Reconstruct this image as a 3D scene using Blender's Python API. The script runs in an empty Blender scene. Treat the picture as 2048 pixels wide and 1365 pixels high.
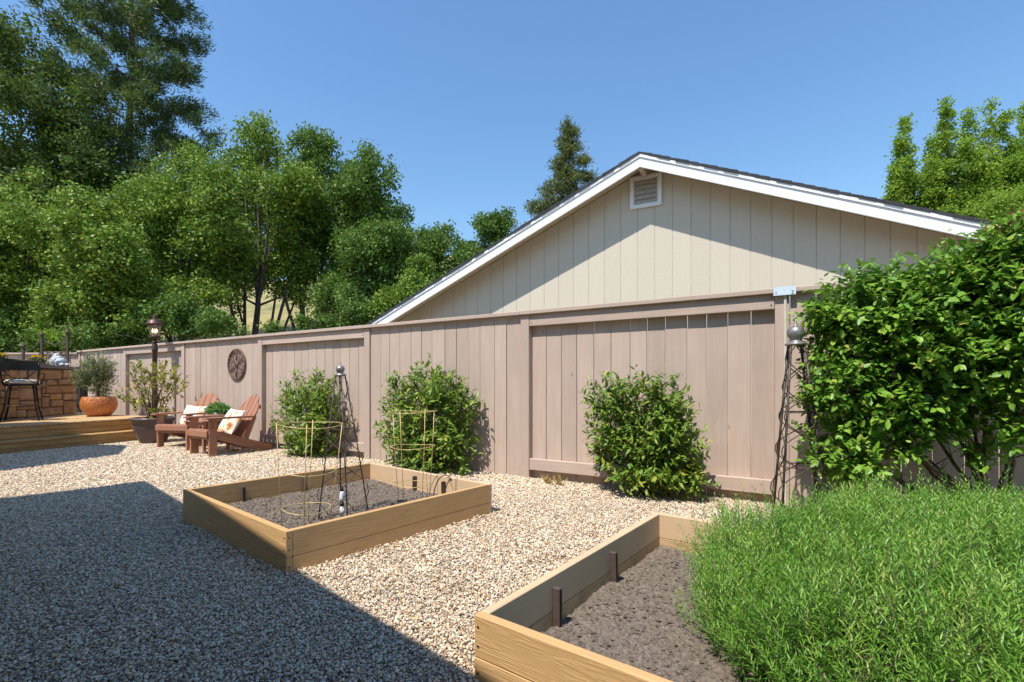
import bpy, math, random
import numpy as np
from mathutils import Vector, noise as mnoise

# ------------------------------------------------------------------ camera, sky, sun
scene = bpy.context.scene
C = scene.collection
R = math.radians
FPX, HOR, CX, CAMZ = 980.0, 768.0, 1024.0, 1.0
cd = bpy.data.cameras.new('camera'); cam = bpy.data.objects.new('camera', cd); C.objects.link(cam)
cd.sensor_width = 36; cd.lens = FPX / 2048 * 36; cd.shift_y = (HOR - 682.5) / 2048
cd.clip_start = 0.02; cd.clip_end = 2000
cam.location = (0, 0, CAMZ); cam.rotation_euler = (R(90), 0, 0)
scene.camera = cam

SUN_EL, SUN_AZ = R(61.0), R(37.4)          # light travels toward heading SUN_AZ (from +Y toward +X)
LD = Vector((math.sin(SUN_AZ) * math.cos(SUN_EL), math.cos(SUN_AZ) * math.cos(SUN_EL), -math.sin(SUN_EL)))
w = bpy.data.worlds.new('World'); scene.world = w; w.use_nodes = True
wn = w.node_tree.nodes; wl = w.node_tree.links
sky = wn.new('ShaderNodeTexSky'); sky.sky_type = 'NISHITA'; sky.sun_disc = False
sky.sun_elevation = SUN_EL; sky.sun_rotation = SUN_AZ + math.pi
sky.altitude = 150; sky.air_density = 1.5; sky.dust_density = 0.0; sky.ozone_density = 6.0
hs = wn.new('ShaderNodeHueSaturation'); hs.inputs['Saturation'].default_value = 1.08; wl.new(sky.outputs[0], hs.inputs['Color']); wl.new(hs.outputs[0], wn['Background'].inputs[0]); wn['Background'].inputs[1].default_value = 0.145
sl = bpy.data.lights.new('sun', 'SUN'); sun = bpy.data.objects.new('sun', sl); C.objects.link(sun)
sl.energy = 4.7; sl.angle = R(0.53); sl.color = (1.0, 0.95, 0.87)
sun.rotation_euler = LD.to_track_quat('-Z', 'Y').to_euler(); sun.location = (-10, -15, 30)
scene.view_settings.view_transform = 'Standard'; scene.view_settings.look = 'None'
scene.view_settings.exposure = 0.4; scene.view_settings.gamma = 1
scene.render.engine = 'CYCLES'
scene.cycles.max_bounces = 6; scene.cycles.transparent_max_bounces = 8

# ------------------------------------------------------------------ helpers
def P(u, y, Y):            # world point seen at photo pixel (u, y) at distance Y in front of the camera
    return Vector(((u - CX) / FPX * Y, Y, CAMZ + (HOR - y) / FPX * Y))
def G(u, y, z=0.0):        # point of the horizontal plane z under photo pixel (u, y)
    Y = FPX * (CAMZ - z) / (y - HOR)
    return Vector(((u - CX) / FPX * Y, Y, z))
def PL(u, p0, nrm):        # distance Y where column u meets the vertical plane through p0
    r = Vector(((u - CX) / FPX, 1, 0)); return (p0.x * nrm.x + p0.y * nrm.y) / (r.x * nrm.x + r.y * nrm.y)

class MB:
    def __init__(s): s.v = []; s.f = []
    def box(s, x0, x1, y0, y1, z0, z1, b=0.0):
        n = len(s.v)
        if b <= 0:
            s.v += [(x0,y0,z0),(x1,y0,z0),(x1,y1,z0),(x0,y1,z0),(x0,y0,z1),(x1,y0,z1),(x1,y1,z1),(x0,y1,z1)]
            s.f += [tuple(n+i for i in q) for q in ((3,2,1,0),(4,5,6,7),(0,1,5,4),(1,2,6,5),(2,3,7,6),(3,0,4,7))]
        else:   # chamfered box, 24 verts
            pts = {}
            for ix, X in ((0,(x0,1)),(1,(x1,-1))):
                for iy, Yv in ((0,(y0,1)),(1,(y1,-1))):
                    for iz, Z in ((0,(z0,1)),(1,(z1,-1))):
                        for ax in range(3):
                            c = [X[0] + (X[1]*b if ax != 0 else 0), Yv[0] + (Yv[1]*b if ax != 1 else 0), Z[0] + (Z[1]*b if ax != 2 else 0)]
                            pts[(ix,iy,iz,ax)] = len(s.v); s.v.append(tuple(c))
            def fa(*k): s.f.append(tuple(pts[q] for q in k))
            fa((0,0,0,0),(0,0,1,0),(0,1,1,0),(0,1,0,0)); fa((1,0,0,0),(1,1,0,0),(1,1,1,0),(1,0,1,0))
            fa((0,0,0,1),(1,0,0,1),(1,0,1,1),(0,0,1,1)); fa((0,1,0,1),(0,1,1,1),(1,1,1,1),(1,1,0,1))
            fa((0,0,0,2),(0,1,0,2),(1,1,0,2),(1,0,0,2)); fa((0,0,1,2),(1,0,1,2),(1,1,1,2),(0,1,1,2))
            for i in (0,1):
                for j in (0,1):
                    fa((i,j,0,0),(i,j,1,0),(i,j,1,1),(i,j,0,1)); fa((i,0,j,0),(i,1,j,0),(i,1,j,2),(i,0,j,2)); fa((0,i,j,1),(1,i,j,1),(1,i,j,2),(0,i,j,2))
                    for k in (0,1): fa((i,j,k,0),(i,j,k,1),(i,j,k,2))
        return s
    def tube(s, pts, rad, seg=6, caps=True):
        pts = [Vector(p) for p in pts]
        if not hasattr(rad, '__len__'): rad = [rad]*len(pts)
        rings = []; prev = None
        for i, p in enumerate(pts):
            d = (pts[min(i+1,len(pts)-1)] - pts[max(i-1,0)])
            d = d.normalized() if d.length > 1e-9 else Vector((0,0,1))
            if prev is None:
                a = Vector((1,0,0)) if abs(d.x) < .8 else Vector((0,1,0)); x = (a - d*a.dot(d)).normalized()
            else:
                x = prev - d*prev.dot(d); x = x.normalized() if x.length > 1e-6 else d.orthogonal().normalized()
            prev = x; yv = d.cross(x); n = len(s.v)
            for k in range(seg):
                t = 2*math.pi*k/seg; s.v.append(tuple(p + (x*math.cos(t) + yv*math.sin(t))*rad[i]))
            rings.append(n)
        for a, b in zip(rings, rings[1:]):
            for k in range(seg): s.f.append((a+k, a+(k+1)%seg, b+(k+1)%seg, b+k))
        if caps: s.f.append(tuple(rings[0]+k for k in range(seg-1,-1,-1))); s.f.append(tuple(rings[-1]+k for k in range(seg)))
        return s
    def lathe(s, prof, seg=20, c=(0,0), sq=1.0):
        n0 = len(s.v)
        for r, z in prof:
            for k in range(seg):
                t = 2*math.pi*k/seg; s.v.append((c[0]+r*math.cos(t), c[1]+r*sq*math.sin(t), z))
        for i in range(len(prof)-1):
            for k in range(seg):
                a = n0+i*seg; s.f.append((a+k, a+(k+1)%seg, a+seg+(k+1)%seg, a+seg+k))
        s.f.append(tuple(n0+k for k in range(seg-1,-1,-1))); m = n0+(len(prof)-1)*seg; s.f.append(tuple(m+k for k in range(seg)))
        return s
    def prism(s, poly, fn0, fn1):     # poly of 2-D points, fn maps a 2-D point to a 3-D point for both ends
        n = len(s.v); k = len(poly)
        s.v += [tuple(fn0(*p)) for p in poly] + [tuple(fn1(*p)) for p in poly]
        s.f.append(tuple(n+i for i in range(k))); s.f.append(tuple(n+k+i for i in range(k-1,-1,-1)))
        for i in range(k): j = (i+1)%k; s.f.append((n+j, n+i, n+k+i, n+k+j))
        return s
    def grid(s, nx, ny, fn):
        n = len(s.v)
        for j in range(ny+1):
            for i in range(nx+1): s.v.append(tuple(fn(i/nx, j/ny)))
        for j in range(ny):
            for i in range(nx):
                a = n+j*(nx+1)+i; s.f.append((a, a+1, a+nx+2, a+nx+1))
        return s
    def xf(s, fn): s.v = [tuple(fn(Vector(p))) for p in s.v]; return s
    def build(s, name, mat, parent=None, smooth=False, loc=None, rot=None):
        me = bpy.data.meshes.new(name); me.from_pydata(s.v, [], s.f); me.validate()
        if mat: me.materials.append(mat)
        import bmesh
        bm = bmesh.new(); bm.from_mesh(me); bmesh.ops.recalc_face_normals(bm, faces=bm.faces); bm.to_mesh(me); bm.free()
        if smooth: me.polygons.foreach_set('use_smooth', [True]*len(me.polygons))
        o = bpy.data.objects.new(name, me); C.objects.link(o)
        if parent: o.parent = parent
        if loc is not None: o.location = loc
        if rot is not None: o.rotation_euler = rot
        return o
def tag(o, label=None, cat=None, group=None, kind=None):
    if label: o['label'] = label
    if cat: o['category'] = cat
    if group: o['group'] = group
    if kind: o['kind'] = kind
    return o
def thing(name, label, cat, loc=(0,0,0), theta=0.0, group=None):   # local y axis points to heading theta
    o = bpy.data.objects.new(name, None); C.objects.link(o); o.empty_display_size = .1
    o.location = loc; o.rotation_euler = (0, 0, -theta)
    return tag(o, label, cat, group)
def rot2(p, a):
    c, s = math.cos(a), math.sin(a); return (p[0]*c - p[1]*s, p[0]*s + p[1]*c)

# ------------------------------------------------------------------ materials
def new_mat(name):
    m = bpy.data.materials.new(name); m.use_nodes = True
    nt = m.node_tree; b = nt.nodes['Principled BSDF']; return m, nt, b
def N(nt, typ, **kw):
    n = nt.nodes.new(typ)
    for k, v in kw.items():
        if k.startswith('i_'): n.inputs[k[2:].replace('_', ' ')].default_value = v
        else: setattr(n, k, v)
    return n
def ramp(nt, fac, stops, interp='LINEAR'):
    r = nt.nodes.new('ShaderNodeValToRGB'); r.color_ramp.interpolation = interp
    e = r.color_ramp.elements
    while len(e) < len(stops): e.new(.5)
    for i, (p, c) in enumerate(stops): e[i].position = p; e[i].color = (*c, 1)
    if fac is not None: nt.links.new(fac, r.inputs[0])
    return r.outputs[0]
def coords(nt, scale=(1,1,1), which='Object', rnd=False):
    tc = nt.nodes.new('ShaderNodeTexCoord'); mp = nt.nodes.new('ShaderNodeMapping'); mp.inputs['Scale'].default_value = scale
    nt.links.new(tc.outputs[which], mp.inputs[0])
    if rnd:
        oi = nt.nodes.new('ShaderNodeObjectInfo'); m = N(nt, 'ShaderNodeMath', operation='MULTIPLY'); m.inputs[1].default_value = 37.0
        nt.links.new(oi.outputs['Random'], m.inputs[0]); cb = nt.nodes.new('ShaderNodeCombineXYZ')
        for k in range(3): nt.links.new(m.outputs[0], cb.inputs[k])
        nt.links.new(cb.outputs[0], mp.inputs['Location'])
    return mp.outputs[0]
def bump(nt, b, h, strength=.4, dist=.01):
    bp = N(nt, 'ShaderNodeBump'); bp.inputs['Strength'].default_value = strength; bp.inputs['Distance'].default_value = dist
    nt.links.new(h, bp.inputs['Height']); nt.links.new(bp.outputs[0], b.inputs['Normal'])
def mixc(nt, fac, a, b_, mode='MIX'):
    m = nt.nodes.new('ShaderNodeMix'); m.data_type = 'RGBA'; m.blend_type = mode
    for sock, v in ((m.inputs[0], fac), (m.inputs[6], a), (m.inputs[7], b_)):
        if hasattr(v, 'links') or hasattr(v, 'is_output'): nt.links.new(v, sock)
        elif isinstance(v, (int, float)): sock.default_value = v
        else: sock.default_value = (*v, 1)
    return m.outputs[2]
def hsv_random(nt, col, amt=.12, hue=.0):
    oi = nt.nodes.new('ShaderNodeObjectInfo')
    mr = N(nt, 'ShaderNodeMapRange'); mr.inputs[3].default_value = 1-amt; mr.inputs[4].default_value = 1+amt
    nt.links.new(oi.outputs['Random'], mr.inputs[0])
    h = nt.nodes.new('ShaderNodeHueSaturation'); nt.links.new(col, h.inputs['Color']); nt.links.new(mr.outputs[0], h.inputs['Value'])
    return h.outputs[0]

def mat_plain(name, col, rough=.6, metal=0.0, var=.15, scale=20., bmp=.15, spec=.5, rnd=0.0):
    m, nt, b = new_mat(name); co = coords(nt)
    n = N(nt, 'ShaderNodeTexNoise'); n.inputs['Scale'].default_value = scale; n.inputs['Detail'].default_value = 5; nt.links.new(co, n.inputs[0])
    c = ramp(nt, n.outputs[0], [(.3, tuple(x*(1-var) for x in col)), (.7, tuple(min(1, x*(1+var)) for x in col))])
    if rnd: c = hsv_random(nt, c, rnd)
    nt.links.new(c, b.inputs['Base Color']); b.inputs['Roughness'].default_value = rough; b.inputs['Metallic'].default_value = metal
    b.inputs['Specular IOR Level'].default_value = spec
    if bmp: bump(nt, b, n.outputs[0], bmp, .004)
    return m
def mat_wood(name, light, dark, along='x', grain=1.0, rough=.6, rnd=.08, bmp=.5, dirt=None, contrast=(.35,.7), dist=.004, knots=False):
    m, nt, b = new_mat(name)
    sc = {'x': (1.2, 16, 16), 'z': (16, 16, 1.2), 'y': (16, 1.2, 16)}[along]
    co = coords(nt, tuple(s*grain for s in sc), rnd=True)
    n = N(nt, 'ShaderNodeTexNoise'); n.inputs['Scale'].default_value = 1.3; n.inputs['Detail'].default_value = 3; n.inputs['Distortion'].default_value = .6
    nt.links.new(co, n.inputs[0])
    ml = N(nt, 'ShaderNodeMath', operation='MULTIPLY'); ml.inputs[1].default_value = 22; nt.links.new(n.outputs[0], ml.inputs[0])
    sn = N(nt, 'ShaderNodeMath', operation='SINE'); nt.links.new(ml.outputs[0], sn.inputs[0])
    mr = N(nt, 'ShaderNodeMapRange'); mr.inputs[1].default_value = -1; nt.links.new(sn.outputs[0], mr.inputs[0])
    f = N(nt, 'ShaderNodeTexNoise'); f.inputs['Scale'].default_value = 9; f.inputs['Detail'].default_value = 6; nt.links.new(co, f.inputs[0])
    ad = N(nt, 'ShaderNodeMath', operation='MULTIPLY'); nt.links.new(mr.outputs[0], ad.inputs[0]); nt.links.new(f.outputs[0], ad.inputs[1])
    ad2 = N(nt, 'ShaderNodeMath', operation='ADD'); ad2.inputs[1].default_value = .25; nt.links.new(ad.outputs[0], ad2.inputs[0])
    c = ramp(nt, ad2.outputs[0], [(contrast[0], dark), (contrast[1], light)])
    big = N(nt, 'ShaderNodeTexNoise'); big.inputs['Scale'].default_value = 3.0; big.inputs['Detail'].default_value = 4
    nt.links.new(coords(nt, (1,1,1), rnd=True), big.inputs[0])
    c = mixc(nt, ramp(nt, big.outputs[0], [(.35, (0,0,0)), (.75, (.35,.35,.35))]), c, tuple(x*.72 for x in light))
    if dirt:
        dn = N(nt, 'ShaderNodeTexNoise'); dn.inputs['Scale'].default_value = 9; dn.inputs['Detail'].default_value = 8; nt.links.new(coords(nt, (1,1,1), rnd=True), dn.inputs[0])
        c = mixc(nt, ramp(nt, dn.outputs[0], [(.56, (0,0,0)), (.68, (.8,.8,.8))]), c, dirt)
    if knots:
        v = N(nt, 'ShaderNodeTexVoronoi'); v.inputs['Scale'].default_value = 1.0; nt.links.new(coords(nt, (4.5,4.5,2.6) if along == 'z' else (2.6,4.5,4.5), rnd=True), v.inputs['Vector'])
        c = mixc(nt, ramp(nt, v.outputs['Distance'], [(.03, (.65,.65,.65)), (.075, (0,0,0))]), c, tuple(x*.5 for x in dark))
    c = hsv_random(nt, c, rnd)
    nt.links.new(c, b.inputs['Base Color']); b.inputs['Roughness'].default_value = rough; b.inputs['Specular IOR Level'].default_value = .3
    bump(nt, b, ad.outputs[0], bmp, dist)
    return m
def mat_leaf(name, cols, rough=.45, trans=.3, spec=.5, tint=(.35,.55,.08)):
    m, nt, b = new_mat(name)
    at = nt.nodes.new('ShaderNodeAttribute'); at.attribute_name = 'tint'
    c = ramp(nt, at.outputs['Fac'], [(i/(len(cols)-1), k) for i, k in enumerate(cols)])
    nt.links.new(c, b.inputs['Base Color']); b.inputs['Roughness'].default_value = rough; b.inputs['Specular IOR Level'].default_value = spec
    t = nt.nodes.new('ShaderNodeBsdfTranslucent')
    tcol = mixc(nt, .55, c, tint); nt.links.new(tcol, t.inputs[0])
    mx = nt.nodes.new('ShaderNodeMixShader'); mx.inputs[0].default_value = trans
    nt.links.new(b.outputs[0], mx.inputs[1]); nt.links.new(t.outputs[0], mx.inputs[2])
    nt.links.new(mx.outputs[0], nt.nodes['Material Output'].inputs[0])
    return m

M = {}
M['fence'] = mat_wood('fence_paint', (.53,.41,.338), (.49,.375,.306), 'z', .8, .75, .075, .25, contrast=(.2,.8), dist=.002, knots=True)
M['fence_h'] = mat_wood('fence_rail_paint', (.53,.41,.338), (.49,.375,.306), 'x', .8, .75, .04, .35, contrast=(.2,.8), dist=.002)
M['bed'] = mat_wood('bed_board', (.59,.365,.165), (.53,.32,.135), 'x', 2.4, .6, .05, .5, contrast=(.15,.6), dist=.0028)
M['bed_dirty'] = mat_wood('bed_board_inside', (.56,.39,.22), (.48,.32,.17), 'x', 2.0, .7, .05, .5, dirt=(.22,.17,.12), dist=.004)
M['bed_smooth'] = mat_wood('bed_board_smooth', (.64,.455,.285), (.60,.42,.255), 'x', 1.2, .65, .03, .1, contrast=(.1,.9), dist=.002)
M['deck'] = mat_wood('deck_board', (.60,.41,.22), (.48,.31,.15), 'x', .8, .6, .07, .6)
M['riser'] = mat_wood('deck_riser', (.52,.32,.13), (.40,.23,.085), 'y', .7, .55, .05, .8)
M['chair'] = mat_wood('chair_lumber', (.41,.195,.12), (.35,.16,.097), 'y', 1.2, .5, .06, .2, contrast=(.1,.9))
M['stake'] = mat_plain('stake_brown', (.085,.06,.052), .55, 0, .2, 30, .1)
M['white'] = mat_plain('white_paint', (.80,.80,.79), .5, 0, .03, 8, .1)
M['siding'] = mat_plain('beige_siding', (.575,.515,.41), .8, 0, .05, 40, .5, rnd=.02)
M['backing'] = mat_plain('siding_groove', (.54,.48,.385), .85)
M['soffit'] = mat_plain('soffit_paint', (.55,.47,.34), .8)
M['vent'] = mat_plain('vent_slat', (.42,.39,.34), .7)
M['shingle'] = mat_plain('asphalt_shingle', (.035,.036,.04), .9, 0, .4, 120, .8, rnd=.25)
M['iron'] = mat_plain('weathered_iron', (.095,.07,.055), .6, .4, .35, 60, .3)
M['black'] = mat_plain('black_metal', (.012,.011,.012), .4, .3, .2, 40, .1)
M['ball'] = mat_plain('grey_cast_metal', (.28,.265,.26), .42, .55, .2, 14, .15)
M['cage'] = mat_plain('yellow_wire', (.66,.48,.20), .5, .2, .15, 50, .1)
M['bronze'] = mat_plain('bronze_paint', (.085,.048,.035), .45, .4, .4, 40, .3)
M['medal'] = mat_plain('cast_iron_brown', (.15,.075,.055), .6, .2, .4, 60, .4)
M['pvc'] = mat_plain('white_pvc', (.72,.72,.72), .35, 0, .05)
M['blue'] = mat_plain('blue_plastic', (.03,.08,.30), .4)
M['cream'] = mat_plain('cream_vinyl', (.62,.56,.46), .45, 0, .06, 12, .1)
M['mortar'] = mat_plain('mortar', (.20,.12,.06), .95, 0, .3, 30, .6)
M['counter'] = mat_plain('slate_counter', (.09,.09,.10), .25, 0, .4, 60, .1)
M['steel'] = mat_plain('brushed_steel', (.45,.44,.43), .3, .9, .1, 20, .05)
M['soilpot'] = mat_plain('potting_soil', (.05,.035,.025), .95, 0, .4, 60, .8)
M['whitepot'] = mat_plain('white_ceramic', (.75,.74,.72), .35, 0, .04)
M['bark'] = mat_plain('tree_bark', (.085,.065,.05), .9, 0, .45, 8, .8)
M['redbark'] = mat_plain('conifer_bark', (.16,.095,.07), .9, 0, .4, 6, .8)
M['twig'] = mat_plain('shrub_twig', (.13,.085,.05), .8, 0, .3, 30, .3)
M['herbstem'] = mat_plain('herb_stem', (.30,.26,.13), .8, 0, .3, 30, .2)
M['hose'] = mat_plain('black_rubber', (.012,.012,.013), .5)
M['canvas'] = mat_plain('tan_canvas', (.5,.44,.35), .85)
M['stucco'] = mat_plain('house_stucco', (.30,.25,.20), .85, 0, .08, 60, .5)
M['flower'] = mat_plain('yellow_petal', (.92,.70,.03), .6, 0, .2, 30, .1)
M['plate'] = mat_plain('pale_plate', (.62,.72,.80), .35, 0, .06)
M['ink'] = mat_plain('ink', (.03,.035,.06), .6)
M['dryg'] = mat_plain('dry_grass_blade', (.42,.30,.11), .8, 0, .3, 20, .1)
M['copperpot'] = None

def mat_pot(name, c0, c1, c2, scale, rough):
    m, nt, b = new_mat(name); co = coords(nt, (scale, scale, scale*1.4))
    v = N(nt, 'ShaderNodeTexVoronoi', feature='DISTANCE_TO_EDGE'); v.inputs['Scale'].default_value = 1; nt.links.new(co, v.inputs['Vector'])
    n = N(nt, 'ShaderNodeTexNoise'); n.inputs['Scale'].default_value = 5; n.inputs['Detail'].default_value = 6; nt.links.new(coords(nt), n.inputs[0])
    a = ramp(nt, n.outputs[0], [(.3, c0), (.7, c1)])
    c = mixc(nt, ramp(nt, v.outputs['Distance'], [(.0, (1,1,1)), (.09, (0,0,0))]), a, c2)
    nt.links.new(c, b.inputs['Base Color']); b.inputs['Roughness'].default_value = rough
    bump(nt, b, ramp(nt, v.outputs['Distance'], [(.0, (0,0,0)), (.12, (1,1,1))]), .5, .01)
    return m
M['copperpot'] = mat_pot('copper_glaze', (.34,.10,.03), (.50,.17,.05), (.62,.27,.10), 15, .28)  # last colour: gold relief lines, lightened to paint in their highlights
M['greypot'] = mat_plain('mauve_grey_glaze', (.13,.088,.078), .3, 0, .35, 5, .05)

def mat_stone():
    m, nt, b = new_mat('island_stone'); co = coords(nt, rnd=True)
    n = N(nt, 'ShaderNodeTexNoise'); n.inputs['Scale'].default_value = 7; n.inputs['Detail'].default_value = 8; n.inputs['Roughness'].default_value = .65; nt.links.new(co, n.inputs[0])
    oi = nt.nodes.new('ShaderNodeObjectInfo')
    a = ramp(nt, oi.outputs['Random'], [(0, (.50,.27,.10)), (.35, (.40,.20,.08)), (.6, (.52,.32,.16)), (.85, (.36,.21,.12)), (1, (.55,.30,.09))])
    c = mixc(nt, ramp(nt, n.outputs[0], [(.3, (0,0,0)), (.62, (1,1,1))]), (.26,.15,.08), a)
    n2 = N(nt, 'ShaderNodeTexNoise'); n2.inputs['Scale'].default_value = 4; n2.inputs['Detail'].default_value = 6; nt.links.new(co, n2.inputs[0])
    c = mixc(nt, ramp(nt, n2.outputs[0], [(.62, (0,0,0)), (.72, (.8,.8,.8))]), c, (.07,.055,.045))
    nt.links.new(c, b.inputs['Base Color']); b.inputs['Roughness'].default_value = .85
    bump(nt, b, n.outputs[0], .7, .02); return m
M['stone'] = mat_stone()

def mat_pebble():
    m, nt, b = new_mat('pebble_mix')
    oi = nt.nodes.new('ShaderNodeObjectInfo')
    c = ramp(nt, oi.outputs['Random'], [(0, (.76,.60,.41)), (.15, (.88,.78,.63)), (.32, (.68,.47,.26)), (.44, (.80,.65,.46)), (.56, (.47,.42,.35)), (.66, (.88,.78,.64)),
                 (.77, (.50,.34,.20)), (.86, (.25,.235,.21)), (.93, (.36,.20,.12)), (1, (.80,.67,.51))], 'LINEAR')
    n = N(nt, 'ShaderNodeTexNoise'); n.inputs['Scale'].default_value = 90; n.inputs['Detail'].default_value = 5; nt.links.new(coords(nt), n.inputs[0])
    c = mixc(nt, ramp(nt, n.outputs[0], [(.4, (.0,.0,.0)), (.7, (.3,.3,.3))]), c, (.42,.32,.22))
    nt.links.new(c, b.inputs['Base Color']); b.inputs['Roughness'].default_value = .85; b.inputs['Specular IOR Level'].default_value = .25
    bump(nt, b, n.outputs[0], .4, .004); return m
M['pebble'] = mat_pebble()
def mat_gravelbase():
    m, nt, b = new_mat('gravel_bed'); co = coords(nt)
    v = N(nt, 'ShaderNodeTexVoronoi'); v.inputs['Scale'].default_value = 55; nt.links.new(co, v.inputs['Vector'])
    sx = nt.nodes.new('ShaderNodeSeparateColor'); nt.links.new(v.outputs['Color'], sx.inputs[0])
    c = ramp(nt, sx.outputs[0], [(0, (.24,.18,.12)), (.4, (.40,.31,.21)), (.75, (.33,.27,.20)), (1, (.17,.11,.07))])  # darker than the stones: shade in the gaps put into this colour
    nt.links.new(c, b.inputs['Base Color']); b.inputs['Roughness'].default_value = .95
    bump(nt, b, v.outputs['Distance'], .9, .02); return m
M['gravelbase'] = mat_gravelbase()
def mat_soil():
    m, nt, b = new_mat('garden_soil'); co = coords(nt)
    n = N(nt, 'ShaderNodeTexNoise'); n.inputs['Scale'].default_value = 45; n.inputs['Detail'].default_value = 9; n.inputs['Roughness'].default_value = .7; nt.links.new(co, n.inputs[0])
    c = ramp(nt, n.outputs[0], [(.32, (.11,.085,.066)), (.5, (.21,.168,.135)), (.68, (.30,.25,.205))])
    v = N(nt, 'ShaderNodeTexVoronoi'); v.inputs['Scale'].default_value = 28; nt.links.new(co, v.inputs['Vector'])
    c = mixc(nt, ramp(nt, v.outputs['Distance'], [(.10, (1,1,1)), (.14, (0,0,0))]), c, (.33,.27,.20))
    nt.links.new(c, b.inputs['Base Color']); b.inputs['Roughness'].default_value = .97; b.inputs['Specular IOR Level'].default_value = .1
    bump(nt, b, n.outputs[0], .9, .02); return m
M['soil'] = mat_soil()
def mat_hill():
    m, nt, b = new_mat('dry_grass_hill'); co = coords(nt)
    n = N(nt, 'ShaderNodeTexNoise'); n.inputs['Scale'].default_value = .35; n.inputs['Detail'].default_value = 10; n.inputs['Roughness'].default_value = .7; nt.links.new(co, n.inputs[0])
    c = ramp(nt, n.outputs[0], [(.3, (.10,.12,.035)), (.47, (.28,.24,.09)), (.7, (.42,.34,.15))])
    nt.links.new(c, b.inputs['Base Color']); b.inputs['Roughness'].default_value = .95; bump(nt, b, n.outputs[0], .8, .5); return m
M['hill'] = mat_hill()
M['earth'] = mat_plain('bare_earth', (.22,.17,.11), .95, 0, .3, 3, .5)
def mat_pillow():
    m, nt, b = new_mat('floral_fabric'); co = coords(nt, rnd=True)
    n = N(nt, 'ShaderNodeTexNoise'); n.inputs['Scale'].default_value = 8.5; n.inputs['Detail'].default_value = 3; n.inputs['Distortion'].default_value = .9; nt.links.new(co, n.inputs[0])
    c = ramp(nt, n.outputs[0], [(.30, (.30,.24,.22)), (.38, (.74,.71,.66)), (.51, (.80,.77,.72)), (.56, (.80,.60,.28)), (.62, (.72,.32,.09)), (.70, (.30,.12,.08))])
    nt.links.new(c, b.inputs['Base Color']); b.inputs['Roughness'].default_value = .9
    f = N(nt, 'ShaderNodeTexNoise'); f.inputs['Scale'].default_value = 300; nt.links.new(co, f.inputs[0]); bump(nt, b, f.outputs[0], .2, .002); return m
M['pillow'] = mat_pillow()
def mat_feather():
    m, nt, b = new_mat('speckled_white'); co = coords(nt, (1,1,1.5))
    v = N(nt, 'ShaderNodeTexVoronoi'); v.inputs['Scale'].default_value = 32; nt.links.new(co, v.inputs['Vector'])
    c = ramp(nt, v.outputs['Distance'], [(.15, (.78,.79,.80)), (.5, (.42,.45,.48)), (.8, (.22,.24,.26))])
    nt.links.new(c, b.inputs['Base Color']); b.inputs['Roughness'].default_value = .55; bump(nt, b, v.outputs['Distance'], .7, .02); return m
M['feather'] = mat_feather()
def mat_glass():
    m, nt, b = new_mat('seeded_glass')
    b.inputs['Base Color'].default_value = (.92,.88,.80,1); b.inputs['Roughness'].default_value = .12; b.inputs['Transmission Weight'].default_value = .9; b.inputs['IOR'].default_value = 1.1
    n = N(nt, 'ShaderNodeTexNoise'); n.inputs['Scale'].default_value = 60; nt.links.new(coords(nt), n.inputs[0]); bump(nt, b, n.outputs[0], .3, .003); return m
M['glass'] = mat_glass()
def mat_glow():
    m, nt, b = new_mat('lit_bulb'); b.inputs['Base Color'].default_value = (1,.8,.5,1)
    b.inputs['Emission Color'].default_value = (1,.66,.30,1); b.inputs['Emission Strength'].default_value = 5; return m
M['glow'] = mat_glow()

M['leaf_vine'] = mat_leaf('vine_leaf', [(0.0608,0.126,0.0194), (0.101,0.195,0.0238), (0.149,0.252,0.0324), (0.23,0.315,0.0432), (0.378,0.34,0.054)], .42, .2, .35)
M['leaf_bush'] = mat_leaf('glossy_leaf', [(0.0607,0.15,0.0198), (0.101,0.227,0.0242), (0.155,0.312,0.0308), (0.243,0.403,0.044), (0.351,0.312,0.066)], .42, .22, .35)
M['leaf_new'] = mat_leaf('reddish_leaf', [(.16,.05,.03), (.24,.10,.04), (.22,.15,.05)], .4, .3, tint=(.5,.2,.08))
M['leaf_rose'] = mat_leaf('rosemary_needle', [(0.062,0.161,0.0161), (0.109,0.259,0.0234), (0.155,0.336,0.0329), (0.248,0.428,0.062), (0.372,0.459,0.0874)], .5, .25)
M['leaf_yellow'] = mat_leaf('yellowing_leaf', [(.06,.13,.02), (.14,.20,.03), (.36,.36,.04), (.55,.46,.05)], .45, .35, tint=(.6,.55,.08))
M['leaf_olive'] = mat_leaf('grey_green_leaf', [(0.065,0.0975,0.039), (0.13,0.169,0.0715), (0.221,0.26,0.117), (0.325,0.351,0.169)], .5, .2)
M['leaf_pot'] = mat_leaf('bright_leaf', [(.04,.14,.03), (.08,.24,.05), (.12,.32,.07)], .4, .25)
M['leaf_oak'] = mat_leaf('oak_leaf', [(0.0248,0.0517,0.00884), (0.0455,0.0838,0.0117), (0.074,0.128,0.0161), (0.116,0.159,0.022)], .55, .2, .3)
M['leaf_light'] = mat_leaf('broad_leaf', [(0.0744,0.132,0.0156), (0.121,0.213,0.0214), (0.182,0.287,0.0311), (0.257,0.344,0.0437), (0.365,0.379,0.0583)], .55, .2, .3)
M['leaf_mid'] = mat_leaf('mid_green_leaf', [(0.0515,0.109,0.0192), (0.0905,0.171,0.0264), (0.135,0.233,0.036), (0.206,0.296,0.048)], .55, .2, .3)
M['leaf_conifer'] = mat_leaf('conifer_needle', [(0.0261,0.0599,0.021), (0.0523,0.0981,0.0256), (0.0892,0.137,0.0327), (0.136,0.175,0.0408)], .55, .15)
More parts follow.
